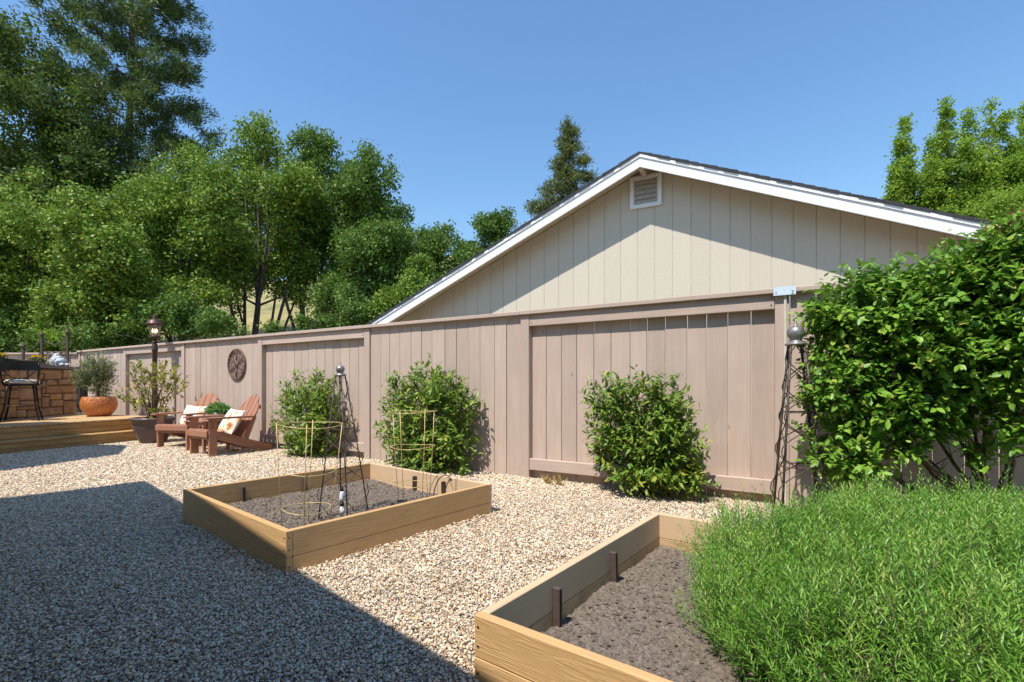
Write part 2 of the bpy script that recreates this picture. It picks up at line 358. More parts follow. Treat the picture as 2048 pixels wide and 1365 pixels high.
M['leaf_spruce'] = mat_leaf('redwood_needle', [(0.0475,0.0722,0.0266), (0.0891,0.112,0.0333), (0.143,0.157,0.0399), (0.202,0.19,0.0599)], .6, .15)
M['leaf_ginkgo'] = mat_leaf('pale_green_leaf', [(0.111,0.199,0.0208), (0.191,0.312,0.0312), (0.287,0.411,0.0416), (0.398,0.482,0.0624)], .6, .38, .25)

# ------------------------------------------------------------------ foliage (numpy)
rng = np.random.default_rng(7)
random.seed(7)
def unit(a): return a / np.maximum(np.linalg.norm(a, axis=-1, keepdims=True), 1e-9)
def rdirs(n): return unit(rng.normal(size=(n, 3)))
def leaf_mesh(name, c, d, nrm, L, W, tint, mat, parent, fold=False, curl=.15):
    """c: bases (n,3); d: leaf directions; nrm: approximate normals; L, W: sizes (n,); tint (n,) in 0..1"""
    n = len(c); d = unit(d); s = unit(np.cross(d, nrm)); up = np.cross(s, d)
    L = L[:, None]; W = W[:, None]
    if not fold:
        V = np.stack([c, c + d*L*.45 + s*W*.5, c + d*L - up*L*curl, c + d*L*.45 - s*W*.5], 1).reshape(-1, 3)
        lt = np.full(n, 4); idx = np.arange(n*4)
        nf = n; fpl = 1
    else:
        m1 = c + d*L*.32 - up*W*.14; m2 = c + d*L*.70 - up*W*.14 - up*L*curl*.5; tip = c + d*L - up*L*curl*1.2
        V = np.stack([c, m1 + s*W*.5 + up*W*.16, m1, m1 - s*W*.5 + up*W*.16, m2 + s*W*.36 + up*W*.12, m2, m2 - s*W*.36 + up*W*.12, tip], 1).reshape(-1, 3)
        pat = [0,1,2, 0,2,3, 1,4,5,2, 2,5,6,3, 4,7,5, 5,7,6]; cnt = [3,3,4,4,3,3]
        idx = (np.arange(n)[:, None]*8 + np.array(pat)[None]).ravel(); lt = np.tile(cnt, n); nf = n*6; fpl = 6
    me = bpy.data.meshes.new(name)
    me.vertices.add(len(V)); me.vertices.foreach_set('co', V.astype(np.float32).ravel())
    me.loops.add(len(idx)); me.loops.foreach_set('vertex_index', idx.astype(np.int32))
    me.polygons.add(nf); ls = np.concatenate([[0], np.cumsum(lt)[:-1]])
    me.polygons.foreach_set('loop_start', ls.astype(np.int32)); me.polygons.foreach_set('loop_total', lt.astype(np.int32))
    if fold: me.polygons.foreach_set('use_smooth', np.ones(nf, dtype=bool))
    at = me.attributes.new('tint', 'FLOAT', 'FACE'); at.data.foreach_set('value', np.repeat(np.clip(tint, 0, 1), fpl).astype(np.float32))
    me.materials.append(mat); me.update(); me.validate()
    o = bpy.data.objects.new(name, me); C.objects.link(o)
    if parent: o.parent = parent
    o['kind'] = 'stuff'
    return o
def blob_points(blobs, n, inner=.45):
    """n points in ellipsoids (cx,cy,cz,rx,ry,rz), denser toward the surface; returns points and outward directions"""
    B = np.array(blobs, float); wgt = (B[:,3]*B[:,5]) ** 1.0; k = rng.choice(len(B), n, p=wgt/wgt.sum())
    d = rdirs(n); r = inner + (1-inner)*rng.random(n)**.6
    r *= 1 + .16*np.sin(d[:,0]*5 + k) * np.sin(d[:,2]*6 + k*2.1)
    return B[k,:3] + d*r[:,None]*B[k,3:6], d
def crown(name, blobs, nclump, per, size, leaf, mat, parent, origin, up=.35, wide=.62, spread=1.0, flat=.75):
    p, d = blob_points(blobs, nclump)
    cl = np.repeat(p, per, 0); dd = np.repeat(d, per, 0)
    n = len(cl)
    off = rng.normal(size=(n, 3))*size*spread*np.array([1, 1, flat]) * .55
    c = cl + off - np.array(origin)
    ld = unit(dd*.5 + rdirs(n)*.9 + np.array([0, 0, -.15]))
    nm = unit(rdirs(n)*1.15 + np.array([0, 0, 1.0])*up*1.4 + dd*.4)
    ct = np.repeat(rng.normal(size=nclump)*.2, per)
    t = .42 + ct + rng.normal(size=n)*.2
    L = leaf*(.7 + .6*rng.random(n))
    return leaf_mesh(name, c, ld, nm, L, L*wide, t, mat, parent)
def limbs(mb, base, top, r0, targets, seg=7, wob=.04, o=(0,0,0), tr=.35):
    base, top, o = Vector(base), Vector(top), Vector(o); H = (top-base).length
    pts = [base.lerp(top, i/7) + Vector((random.uniform(-1,1), random.uniform(-1,1), 0))*H*wob*(0 if i == 0 else 1)*.5 for i in range(8)]
    rad = [r0*(1.25 if i == 0 else 1-.95*i/7) for i in range(8)]
    mb.tube([p-o for p in pts], rad, seg)
    for t in targets:
        t = Vector(t); k = min(6, max(1, int(random.uniform(.25, .85)*7)))
        while k > 1 and pts[k].z > t.z - .1: k -= 1
        a = pts[k]; mid = a.lerp(t, .5) + Vector((random.uniform(-.1,.1), random.uniform(-.1,.1), .12))*(t-a).length
        r = rad[k]*tr*1.4
        mb.tube([a-o, a.lerp(mid, .5)-o, mid-o, mid.lerp(t, .5)-o, t-o], [r, r*.8, r*.62, r*.4, r*.15], 5)
ND = 2.6
def eroded_crown(bl, n, per, size, leaf, mat, root, org, wide, f=1.15):
    B = np.array(bl, float); wg = B[:,3]**2.2; k = rng.choice(len(B), n, p=wg/wg.sum()); d = rdirs(n); rr = .25 + .9*rng.random(n)**.55
    p = B[k,:3] + d*rr[:,None]*B[k,3:6]; sd = float(org.x)*1.7
    nz = np.array([mnoise.noise(Vector((q[0]*f+sd, q[1]*f, q[2]*f*.75))) + .7*mnoise.noise(Vector((q[0]*f*2.7, q[1]*f*2.7+sd, q[2]*f*2.7))) for q in p])
    keep = nz*1.2 + .9*(1-rr) > .04; p, d, nz = p[keep], d[keep], nz[keep]; m = len(p)
    cl = np.repeat(p, per, 0); dd = np.repeat(d, per, 0); N_ = len(cl)
    c = cl + rng.normal(size=(N_, 3))*size*np.array([1, 1, .7])*.55 - np.array(org)
    ld = unit(dd*.5 + rdirs(N_)*.9 + np.array([0, 0, -.1])); nm = unit(rdirs(N_)*1.1 + np.array([0, 0, .55]) + dd*.35)
    t = .40 + np.repeat(rng.normal(size=m)*.17, per) + rng.normal(size=N_)*.2
    L = leaf*(.65 + .7*rng.random(N_))
    return leaf_mesh('crown', c, ld, nm, L, L*wide, t, mat, root)
def broad_tree(name, label, base_u, Y, blobs_px, mat, nclump, per=26, leaf=.13, size=.42, cat='tree', group=None, trunk=.16, depth=.8, lean=0, nl=7, zb=0.0, wide=.62, stems=0):
    bx = (base_u-CX)/FPX*Y
    org = Vector((bx, Y, zb)); root = thing(name, label, cat, org, 0, group)
    bl = []
    for (u, y, r, *dy) in blobs_px:
        YY = Y + (dy[0] if dy else random.uniform(-.9, .9)); c = P(u, y, YY); rr = r*YY/FPX*1.02
        bl.append((c.x, c.y, c.z, rr, rr*depth, rr*.92))
    tips = []
    for b in bl:
        for q in range(5):
            d = rdirs(1)[0]; d[2] = abs(d[2])*1.2 + .1; d = d/np.linalg.norm(d); k = random.uniform(.9, 1.28); f = random.uniform(.18, .34)
            tips.append((b[0]+d[0]*b[3]*k, b[1]+d[1]*b[4]*k, b[2]+d[2]*b[5]*k, b[3]*f, b[4]*f, b[5]*f*1.5))
    eroded_crown([(b[0], b[1], b[2], b[3]*.94, b[4]*.94, b[5]*.94) for b in bl] + tips, int(nclump*ND), 20, size*.62, leaf*.82, M[mat], root, org, wide)
    top = max(bl, key=lambda b: b[2]); mb = MB()
    tg = random.sample(bl, min(nl, len(bl)))
    limbs(mb, org, Vector((top[0]*.6 + (bx+lean)*.4, Y, zb+(top[2]-zb)*.9)), trunk, [(b[0], b[1], b[2]) for b in tg], o=org)
    mb.build('trunk', M['bark'], root, True)
    low = sorted(bl, key=lambda b: b[2])[:stems]
    for b in low:
        s0 = Vector((random.uniform(-.5,.5), random.uniform(-.3,.3), 0)); e = Vector((b[0], b[1], b[2])) - org; e.z += b[5]*.6
        mid = s0.lerp(e, .5) + Vector((random.uniform(-.15,.15), 0, .2)); q = trunk*random.uniform(.4,.6)
        MB().tube([s0, s0.lerp(mid,.5), mid, mid.lerp(e,.6), e], [q, q*.9, q*.75, q*.5, q*.12], 6).build('stem', M['bark'], root, True)
    return root

def shrub(name, label, cat, base, blobs, ntwig, nleaf, leaf, wide, mat, group=None, twiglen=.2, extra=None, up=.5, limb_r=.012, nlimb=9, bias=(0,0,0), tmean=.45, inner=.5, curl=.15):
    base = Vector(base); root = thing(name, label, cat, base, 0, group)
    p, d = blob_points(blobs, ntwig, inner)
    td = unit(d*.75 + rdirs(ntwig)*.45 + np.array([0,0,up]) + np.array(bias))
    k = (np.arange(nleaf)+.3)/nleaf
    c = p[:,None,:] + td[:,None,:]*(k[None,:,None]-.35)*twiglen*(.7+.6*rng.random((ntwig,1,1)))
    c = c.reshape(-1,3); n = len(c)
    tdd = np.repeat(td, nleaf, 0)
    side = unit(np.cross(tdd, rdirs(n)))
    ld = unit(tdd*.75 + side*.85); nm = unit(np.array([0,0,1.0]) + rdirs(n)*.45 + np.repeat(d, nleaf, 0)*.5)
    L = leaf*(.6 + .65*rng.random(n)); t = tmean + np.repeat(rng.normal(size=ntwig)*.14, nleaf) + rng.normal(size=n)*.13 + np.tile((k-.5)*.25, ntwig)
    keep = rng.random(n) > .06
    leaf_mesh('foliage', (c-np.array(base))[keep], ld[keep], nm[keep], L[keep], (L*wide)[keep], t[keep], M[mat], root, True, curl)
    mb = MB()
    for i in rng.choice(ntwig, min(ntwig, 160), replace=False):
        a = Vector(p[i] - td[i]*twiglen*.7) - base; b = Vector(p[i] + td[i]*twiglen*.55) - base; mb.tube([a, b], [.004, .002], 3, False)
    for b in random.sample(list(blobs), min(nlimb, len(blobs))):
        t = Vector(b[:3]) - base; s0 = Vector((random.uniform(-.06,.06), random.uniform(-.04,.04), 0))
        mid = s0.lerp(t, .5) + Vector((random.uniform(-.08,.08), random.uniform(-.05,.05), random.uniform(-.02,.1)))
        mb.tube([s0, s0.lerp(mid,.6), mid, t], [limb_r, limb_r*.85, limb_r*.7, limb_r*.3], 5)
    tag(mb.build('stem', M['twig'], root, True), kind=None)
    return root

# ------------------------------------------------------------------ ground, hillside
def gz(x, y): return .012*mnoise.noise(Vector((x*.9, y*.9, 1.3)))
FO = Vector((-6.095, 9.14, 0)); FTH = R(31.3)                      # fence origin (post between panels), heading of its normal
FX = Vector((math.cos(FTH), -math.sin(FTH), 0)); FN = Vector((math.sin(FTH), math.cos(FTH), 0)); FD = FO.dot(FN)
mb = MB().grid(120, 120, lambda a, b: (-300+600*a, -60+460*b, -.06))
tag(mb.build('ground', M['earth']), kind='structure')
mb = MB().grid(90, 90, lambda a, b: (-9.5+14.5*a, -1.5+13*b, gz(-9.5+14.5*a, -1.5+13*b) - .022))
tag(mb.build('gravel_bed', M['gravelbase'], None, True), kind='structure')
def hillz(x, y):
    t = max(0, (y-19)/45); return -.2 + 15.5*min(1.6, t)**.9*(1+.16*math.sin(x*.05+1)) + 1.2*mnoise.noise(Vector((x*.06, y*.06, 0)))*min(1, t*3)
mb = MB().grid(110, 60, lambda a, b: (lambda x, y: (x, y, hillz(x, y)))(-110+190*a, 17+110*b))
tag(mb.build('hillside', M['hill'], None, True), kind='structure')

# ------------------------------------------------------------------ raised beds (shape only, gravel needs their outline)
BEDS = [dict(c=Vector((-1.29, 3.71, 0)), th=R(39.9), h=.805, soil=.055, n=(523,), ),
        dict(c=Vector((1.035, 1.815, 0)), th=R(37.1), h=.83, soil=.02)]
TOP, TH = .222, .036
DO = Vector((-7.31, 7.0, 0)); DTH = R(19.5); DX = Vector((math.cos(DTH), -math.sin(DTH), 0)); DY = Vector((math.sin(DTH), math.cos(DTH), 0))

# gravel stones: instanced pebbles on real positions
def in_bed(x, y, m=.0):
    r = np.zeros(len(x), bool)
    for b in BEDS:
        dx, dy = x-b['c'].x, y-b['c'].y; c, s = math.cos(b['th']), math.sin(b['th'])
        r |= (np.abs(dx*c - dy*s) < b['h']-m) & (np.abs(dx*s + dy*c) < b['h']-m)
    return r
def gravel():
    xs, ys, rs = [], [], []
    for (y0, y1, st, r) in ((.35, 2.6, .0083, .0053), (2.6, 4.8, .0098, .0062), (4.8, 10.2, .0138, .0083)):
        x, y = np.meshgrid(np.arange(-9, 4.2, st), np.arange(y0, y1, st)); x = x.ravel(); y = y.ravel()
        x = x + (rng.random(len(x))-.5)*st*1.1; y = y + (rng.random(len(y))-.5)*st*1.1
        k = (np.abs(x) < y*1.12 + .9) & (x*FN.x + y*FN.y < FD - .02) & ~in_bed(x, y, .0)
        k &= ((x-DO.x)*DX.x + (y-DO.y)*DX.y > -.03)
        x, y = x[k], y[k]; xs.append(x); ys.append(y); rs.append(r*(.5 + .95*rng.random(len(x))**1.7))
    x = np.concatenate(xs); y = np.concatenate(ys); r = np.concatenate(rs); n = len(x)
    gx = np.array([gz(a, b) for a, b in zip(x[::1], y[::1])])
    z = gx - .018 + .016*rng.random(n)
    # heap the stones a little against the boards
    for b in BEDS:
        dx, dy = x-b['c'].x, y-b['c'].y; c, s = math.cos(b['th']), math.sin(b['th'])
        dist = np.maximum(np.abs(dx*c-dy*s), np.abs(dx*s+dy*c)) - b['h']; z += .016*np.exp(-np.clip(dist, 0, 9)/.05)*(.4+.6*np.sin(x*9+y*7)**2)
    me = bpy.data.meshes.new('gravel'); me.vertices.add(n)
    me.vertices.foreach_set('co', np.stack([x, y, z], 1).astype(np.float32).ravel())
    for nm, typ, dat in (('sc', 'FLOAT_VECTOR', np.stack([r*(.8+.5*rng.random(n)), r*(.8+.5*rng.random(n)), r*(.5+.4*rng.random(n))], 1)),
                         ('ro', 'FLOAT_VECTOR', np.stack([rng.normal(size=n)*.5, rng.normal(size=n)*.5, rng.random(n)*6.28], 1))):
        a = me.attributes.new(nm, typ, 'POINT'); a.data.foreach_set('vector', dat.astype(np.float32).ravel())
    a = me.attributes.new('ix', 'INT', 'POINT'); a.data.foreach_set('value', rng.integers(0, 6, n).astype(np.int32))
    o = bpy.data.objects.new('gravel', me); C.objects.link(o); tag(o, kind='stuff')
    tag(o, 'cream and grey crushed stone gravel covering the yard', 'gravel')
    import bmesh
    col = bpy.data.collections.new('pebble_shapes')
    for i in range(6):
        bm = bmesh.new(); bmesh.ops.create_icosphere(bm, subdivisions=2 if i < 3 else 1, radius=1)
        for v in bm.verts:
            v.co *= 1 + .38*mnoise.noise(v.co*1.1 + Vector((i*7.1, 0, 0))) + .12*mnoise.noise(v.co*3 + Vector((0, i*3.3, 0)))
        pm = bpy.data.meshes.new('pebble'); bm.to_mesh(pm); bm.free(); pm.materials.append(M['pebble'])
        if i % 2: pm.polygons.foreach_set('use_smooth', [True]*len(pm.polygons))
        col.objects.link(bpy.data.objects.new('pebble_shape', pm))
    ng = bpy.data.node_groups.new('scatter', 'GeometryNodeTree')
    ng.interface.new_socket('Geometry', in_out='INPUT', socket_type='NodeSocketGeometry'); ng.interface.new_socket('Geometry', in_out='OUTPUT', socket_type='NodeSocketGeometry')
    gi = ng.nodes.new('NodeGroupInput'); go = ng.nodes.new('NodeGroupOutput')
    ci = ng.nodes.new('GeometryNodeCollectionInfo'); ci.inputs['Collection'].default_value = col; ci.inputs['Separate Children'].default_value = True; ci.inputs['Reset Children'].default_value = True
    ip = ng.nodes.new('GeometryNodeInstanceOnPoints'); ip.inputs['Pick Instance'].default_value = True
    def na(nm, t):
        q = ng.nodes.new('GeometryNodeInputNamedAttribute'); q.data_type = t; q.inputs[0].default_value = nm
        return next(s for s in q.outputs if s.enabled and s.name == 'Attribute')
    ng.links.new(gi.outputs[0], ip.inputs['Points']); ng.links.new(ci.outputs[0], ip.inputs['Instance'])
    ng.links.new(na('ix', 'INT'), ip.inputs['Instance Index']); ng.links.new(na('ro', 'FLOAT_VECTOR'), ip.inputs['Rotation']); ng.links.new(na('sc', 'FLOAT_VECTOR'), ip.inputs['Scale'])
    ng.links.new(ip.outputs[0], go.inputs[0])
    md = o.modifiers.new('scatter', 'NODES'); md.node_group = ng
    print('pebbles', n)
gravel()

# ------------------------------------------------------------------ the neighbouring house
HTH = R(27.45); HO = Vector((-1.529, 10.78, 0))                     # wall plane origin; local x runs right along the wall
def neighbour_house():
    h = thing('house', 'beige neighbouring house with white rake boards on its gable, behind the fence', 'house', HO, HTH)
    sp = .3048; ax = 4.414; az = 4.915; pit = .4205; half = 6.7; ov = .45
    def rz(x): return az - abs(x-ax)*pit
    mb = MB(); mb.prism([(ax-half+.4, -.1), (ax+half-.4, -.1), (ax+half-.4, rz(ax+half-.4)-.09), (ax, az-.09), (ax-half+.4, rz(ax-half+.4)-.09)],
                        lambda a, b: (a, .007, b), lambda a, b: (a, .14, b))
    wall = mb.build('wall', M['backing'], h)
    k0 = int((ax-half+.4)/sp)-1
    for k in range(-7, 36):
        x0, x1 = k*sp+.007, (k+1)*sp-.007
        if x0 < ax-half+.4 or x1 > ax+half-.4: continue
        m = MB(); top = [(x0, rz(x0)-.085), (x1, rz(x1)-.085)]
        if x0 < ax < x1: poly = [(x0, 0), (x1, 0), (x1, rz(x1)-.085), (ax, az-.085), (x0, rz(x0)-.085)]
        else: poly = [(x0, 0), (x1, 0), top[1], top[0]]
        m.prism(poly, lambda a, b: (a, 0, b), lambda a, b: (a, .03, b)); m.build('siding_board', M['siding'], wall)
    # roof planes with shingle courses, running back from the gable
    dep = 9.0
    for s in (-1, 1):
        name = 'roof_plane'
        m = MB(); m.prism([(ax, az-.04), (ax+s*half, rz(ax+half)-.04), (ax+s*half, rz(ax+half)-.07), (ax, az-.07)], lambda a, b: (a, -ov+.03, b), lambda a, b: (a, dep, b))
        rp = m.build(name, M['soffit'], h)
        n = 46; dx = half/n
        for i in range(n+1):
            a0 = ax + s*(i*dx); a1 = ax + s*(i*dx + dx*1.45); j = random.uniform(-.012, .012)
            z0, z1 = az - i*dx*pit, az - (i*dx+dx*1.45)*pit
            m = MB(); m.prism([(a0, z0-.036), (a1, z1-.036), (a1, z1+.016), (a0, z0+.0)], lambda a, b: (a, -ov-.05+j, b+.024), lambda a, b: (a, dep, b+.024)); m.build('shingle', M['shingle'], rp)
        # white rake board and the thin trim above it
        m = MB(); m.prism([(ax, az-.045), (ax+s*half, rz(ax+half)-.045), (ax+s*half, rz(ax+half)-.225), (ax, az-.225)], lambda a, b: (a, -ov-.02, b), lambda a, b: (a, -ov+.02, b)); rb = m.build('rake_board', M['white'], h)
        m = MB(); m.prism([(ax, az-.012), (ax+s*half, rz(ax+half)-.012), (ax+s*half, rz(ax+half)-.062), (ax, az-.062)], lambda a, b: (a, -ov-.038, b), lambda a, b: (a, -ov-.019, b)); m.build('trim', M['white'], rb)
        # lookout ends under the soffit
    # louvred gable vent
    vx0, vx1 = [(lambda Y: (Vector(((u-CX)/FPX*Y, Y, 0))-HO).dot(Vector((math.cos(HTH), -math.sin(HTH), 0))))(PL(u, HO, Vector((math.sin(HTH), math.cos(HTH), 0)))) for u in (1261, 1324)]
    Ym = PL(1292, HO, Vector((math.sin(HTH), math.cos(HTH), 0))); vz0, vz1 = CAMZ+(HOR-416)/FPX*Ym, CAMZ+(HOR-352)/FPX*Ym
    v = MB().box(vx0+.02, vx1-.02, -.008, -.002, vz0+.02, vz1-.02).build('vent', M['backing'], h)
    f = MB(); t = .065
    f.box(vx0, vx1, -.05, -.004, vz1-t, vz1, .004).box(vx0, vx1, -.05, -.004, vz0, vz0+t, .004).box(vx0, vx0+t, -.048, -.003, vz0+t, vz1-t).box(vx1-t, vx1, -.048, -.003, vz0+t, vz1-t)
    f.build('vent_frame', M['white'], v)
    n = 5; hz = (vz1-vz0-2*t)/n
    for i in range(n):
        z = vz0+t+i*hz; s = MB(); s.prism([(-.036, z+.004), (-.012, z+hz-.012), (-.010, z+hz+.004), (-.038, z+.016)], lambda a, b: (vx0+t+.03, a, b), lambda a, b: (vx1-t-.03, a, b)); s.build('louver', M['vent'], v)
    for (a, b, c, d) in ((vx0+t, vx0+t+.03, vz0+t, vz1-t), (vx1-t-.03, vx1-t, vz0+t, vz1-t)):
        MB().box(a, b, -.042, -.003, c, d).build('louver_stile', M['vent'], v)
    MB().box(ax-.035, ax+.035, -ov+.03, -.01, az-.25, az-.16).build('ridge_beam', M['soffit'], h)
    # side and back walls
    for xx in (ax-half+.4, ax+half-.55): MB().box(xx, xx+.15, .2, dep-.4, -.1, rz(ax+half)-.02).build('side_wall', M['siding'], h)
neighbour_house()

# ------------------------------------------------------------------ fence
FH = 1.785
def fence():
    f = thing('wooden_fence', 'mauve painted wood fence of alternating flat and framed panels along the gravel', 'fence', FO, FTH)
    PLN = 2.44
    types = {-2: 'flat', -1: 'framed', 0: 'flat', 1: 'framed', 2: 'flat', 3: 'framed', 4: 'flat', 5: 'framed'}
    for t in range(-2, 7):
        x = t*PLN; m = MB(); m.box(x-.052, x+.052, -.045, .055, -.08, FH-.042, .004); p = m.build('post', M['fence'], f)
    for t, ty in types.items():
        x0, x1 = t*PLN+.054, (t+1)*PLN-.054
        pan = MB().box(t*PLN-.0515, (t+1)*PLN-.0525, -.075, .075, FH-.04, FH+.002*(t % 2), .004).build('fence_panel', M['fence_h'], f)   # cap board carries the panel's boards
        n = 13; wd = (x1-x0)/n; yb = -.012 if ty == 'flat' else .035; x = x0
        ed = [x0+i*wd + (random.uniform(-.012, .012) if 0 < i < n else 0) for i in range(n+1)]
        for i in range(n):
            g = random.choice((.001, .0015, .002, .004)) if t != 3 and t != 4 else random.choice((.0022, .003, .0042))
            y = yb + random.uniform(-.0025, .0025); zt = FH-.043 if ty == 'flat' else FH-.05
            b = MB().box(-(ed[i+1]-ed[i])/2+g, (ed[i+1]-ed[i])/2-g, -.01, .01, -.06 if ty == 'flat' else -.05, zt, .0025)
            b.build('board', M['fence'], pan, loc=((ed[i]+ed[i+1])/2, y, 0), rot=(0, random.uniform(-.0014, .0014), random.uniform(-.008, .008)))
        if ty == 'flat':
            MB().box(x0, x1, .002, .04, .25, .34, .003).build('rail', M['fence_h'], pan); MB().box(x0, x1, .002, .04, FH-.3, FH-.21, .003).build('rail', M['fence_h'], pan)
            MB().box(x0, x1, -.026, -.0245, FH-.062, FH-.0415).build('trim', M['fence_h'], pan)
        else:
            MB().box(x0, x1, -.040, .020, FH-.165, FH-.0405, .004).build('top_rail', M['fence_h'], pan)
            for (xx) in (x0+.025, x1-.025):
                for zz in (FH-.075, FH-.13): MB().tube([(xx, -.0405, zz), (xx, -.043, zz)], .006, 6).build('bolt', M['iron'], pan)
            MB().box(x0, x1, -.038, .020, .075, .195, .004).build('bottom_rail', M['fence_h'], pan)
    # plate folded over the cap of a post, with a lath below it
    pl = thing('marker_plate', 'pale blue numbered plate folded over the cap of the fence post', 'plate', FO + FX*(4*PLN+.015), FTH)
    MB().box(-.075, .085, -.0815, .08, FH+.004, FH+.0065).box(-.075, .085, -.0815, -.079, FH-.062, FH+.004).build('folded_sheet', M['plate'], pl)
    for tx, xx in (('1', -.066), ('2', .052)):
        cu = bpy.data.curves.new('digit', 'FONT'); cu.body = tx; cu.size = .04; cu.extrude = .0006
        o = bpy.data.objects.new('digit', cu); C.objects.link(o); dg = bpy.context.evaluated_depsgraph_get(); me = bpy.data.meshes.new_from_object(o.evaluated_get(dg)); bpy.data.objects.remove(o)
        me.materials.clear(); me.materials.append(M['ink']); q = bpy.data.objects.new('digit', me); C.objects.link(q); q.parent = pl; q.location = (xx, -.0825, FH-.055); q.rotation_euler = (R(90), 0, 0)
    MB().box(.0, .018, -.062, -.048, .0, FH-.05).build('lath', M['cream'], pl)
    # return fence behind the deck
    corner = FO + FX*(-2*PLN)
    f2 = thing('rear_fence', 'far painted board fence behind the stone island, partly hidden', 'fence', corner, R(2))
    n = 34
    for i in range(n):
        b = MB().box(-.088, .088, -.01, .01, -.05, FH-.09, .002); b.build('board', M['fence'], f2, loc=(-.16-i*.182, random.uniform(-.003, .003), 0), rot=(0, random.uniform(-.004, .004), 0))
    MB().box(-.16-n*.182, -.054, -.06, .07, FH-.085, FH-.045, .004).build('cap', M['fence_h'], f2)
    MB().box(-.16-n*.182, -.054, .012, .05, .3, .39).build('rail', M['fence_h'], f2)
    for i in (1, 2): MB().box(-.05-i*2.44, .05-i*2.44, .052, .142, -.08, FH-.087).build('post', M['fence'], f2)
fence()

# ------------------------------------------------------------------ raised beds
def stake(parent, x, y, z0, z1, a):
    m = MB(); m.box(-.016, .016, -.012, .012, z0, z1, .002); s = m.build('stake', M['stake'], parent, loc=(x, y, 0), rot=(random.uniform(-.02,.02), random.uniform(-.02,.02), a))
    g = MB().box(.0165, .019, -.004, .004, z0, z1-.01); g.build('slot', M['black'], s)
    return s
def soil_mesh(parent, h, z, seed):
    n = 220; e = h-TH-.001
    def fn(a, b):
        x, y = -e+2*e*a, -e+2*e*b; q = Vector((x, y, seed))
        zz = z + .016*mnoise.noise(q*2.2) + .012*mnoise.noise(q*8) + .010*abs(mnoise.noise(q*22)) + .012*abs(mnoise.noise(q*48)) + .006*mnoise.noise(q*75) + .03*max(0, max(abs(x), abs(y))/e-.85)
        return (x, y, zz)
    o = MB().grid(n, n, fn).build('soil', M['soil'], parent, False)
    m = MB()
    import bmesh
    rr = random.Random(seed)
    for i in range(8500):
        x, y = rr.uniform(-e+.03, e-.03), rr.uniform(-e+.03, e-.03); r = .003+.010*rr.random()**4; zz = fn((x+e)/2/e, (y+e)/2/e)[2]
        n0 = len(m.v); ring = []
        for (px, py, pz) in ((0,0,1),(0,0,-1),(1,0,0),(-1,0,0),(0,1,0),(0,-1,0)):
            k = r*rr.uniform(.7, 1.3); m.v.append((x+px*k, y+py*k, zz+r*.35+pz*k*.75))
        m.f += [tuple(n0+q for q in t) for t in ((0,2,4),(0,4,3),(0,3,5),(0,5,2),(1,4,2),(1,3,4),(1,5,3),(1,2,5))]
    tag(m.build('clod', M['soil'], o), kind='stuff')
    return o
def raised_bed(b, label, seed):
    h = b['h']; t = thing('raised_bed', label, 'planter', b['c'], b['th'], 'raised garden beds')
    zs = ((.081, TOP), (-.06, .079))
    for (z0, z1) in zs:
        for s in (-1, 1):
            m = MB().box(-h, h, -TH/2, TH/2, z0, z1, .003); m.build('board', M['bed'] if s < 0 else M['bed_smooth' if z0 > 0 or seed < 5 else 'bed_dirty'], t, loc=(0, s*(h-TH/2), 0))
            e = h-TH-.0005
            m = MB().box(-e, e, -TH/2, TH/2, z0, z1+.0005, .003); m.build('board', M['bed'] if s > 0 else M['bed' if seed < 5 else ('bed_dirty' if z0 < 0 else 'bed_smooth')], t, loc=(s*(h-TH/2), 0, 0), rot=(0, 0, R(90)))
    for sx in (-1, 1):
        for z in (.12, .185, .03): MB().tube([(sx*(h-.018), -h-.0006, z), (sx*(h-.018), -h-.0025, z)], .0045, 7).build('screw', M['iron'], t)
        for z in (.12, .185, .03): MB().tube([(h+.0006, sx*(h-.018), z), (h+.0025, sx*(h-.018), z)], .0045, 7).build('screw', M['iron'], t)
    soil_mesh(t, h, b['soil'], seed)
    return t
B1 = raised_bed(BEDS[0], 'raised wooden bed holding two wire cages and a black obelisk, farther from the rosemary', 3.1)
B2 = raised_bed(BEDS[1], 'raised wooden bed with bare soil on one side and rosemary on the other', 8.7)
def to_local(b, p):
    d = p - b['c']; c, s = math.cos(b['th']), math.sin(b['th']); return (d.x*c - d.y*s, d.x*s + d.y*c)
hb = BEDS[0]['h']-TH-.017
for (u, y) in ((523, 1016), (640, 991)):
    x, yy = to_local(BEDS[0], G(u, y, .07)); stake(B1, -hb, yy, -.03, .185, R(0))
for (u, y) in ((797, 985), (883, 992)):
    x, yy = to_local(BEDS[0], G(u, y, .07)); stake(B1, x, hb, -.03, .185, R(-90))
hb2 = BEDS[1]['h']-TH-.017
for (u, y) in ((1125, 1257), (1241, 1172)):
    x, yy = to_local(BEDS[1], G(u, y, .02)); stake(B2, -hb2, yy, -.05, .178, R(0))

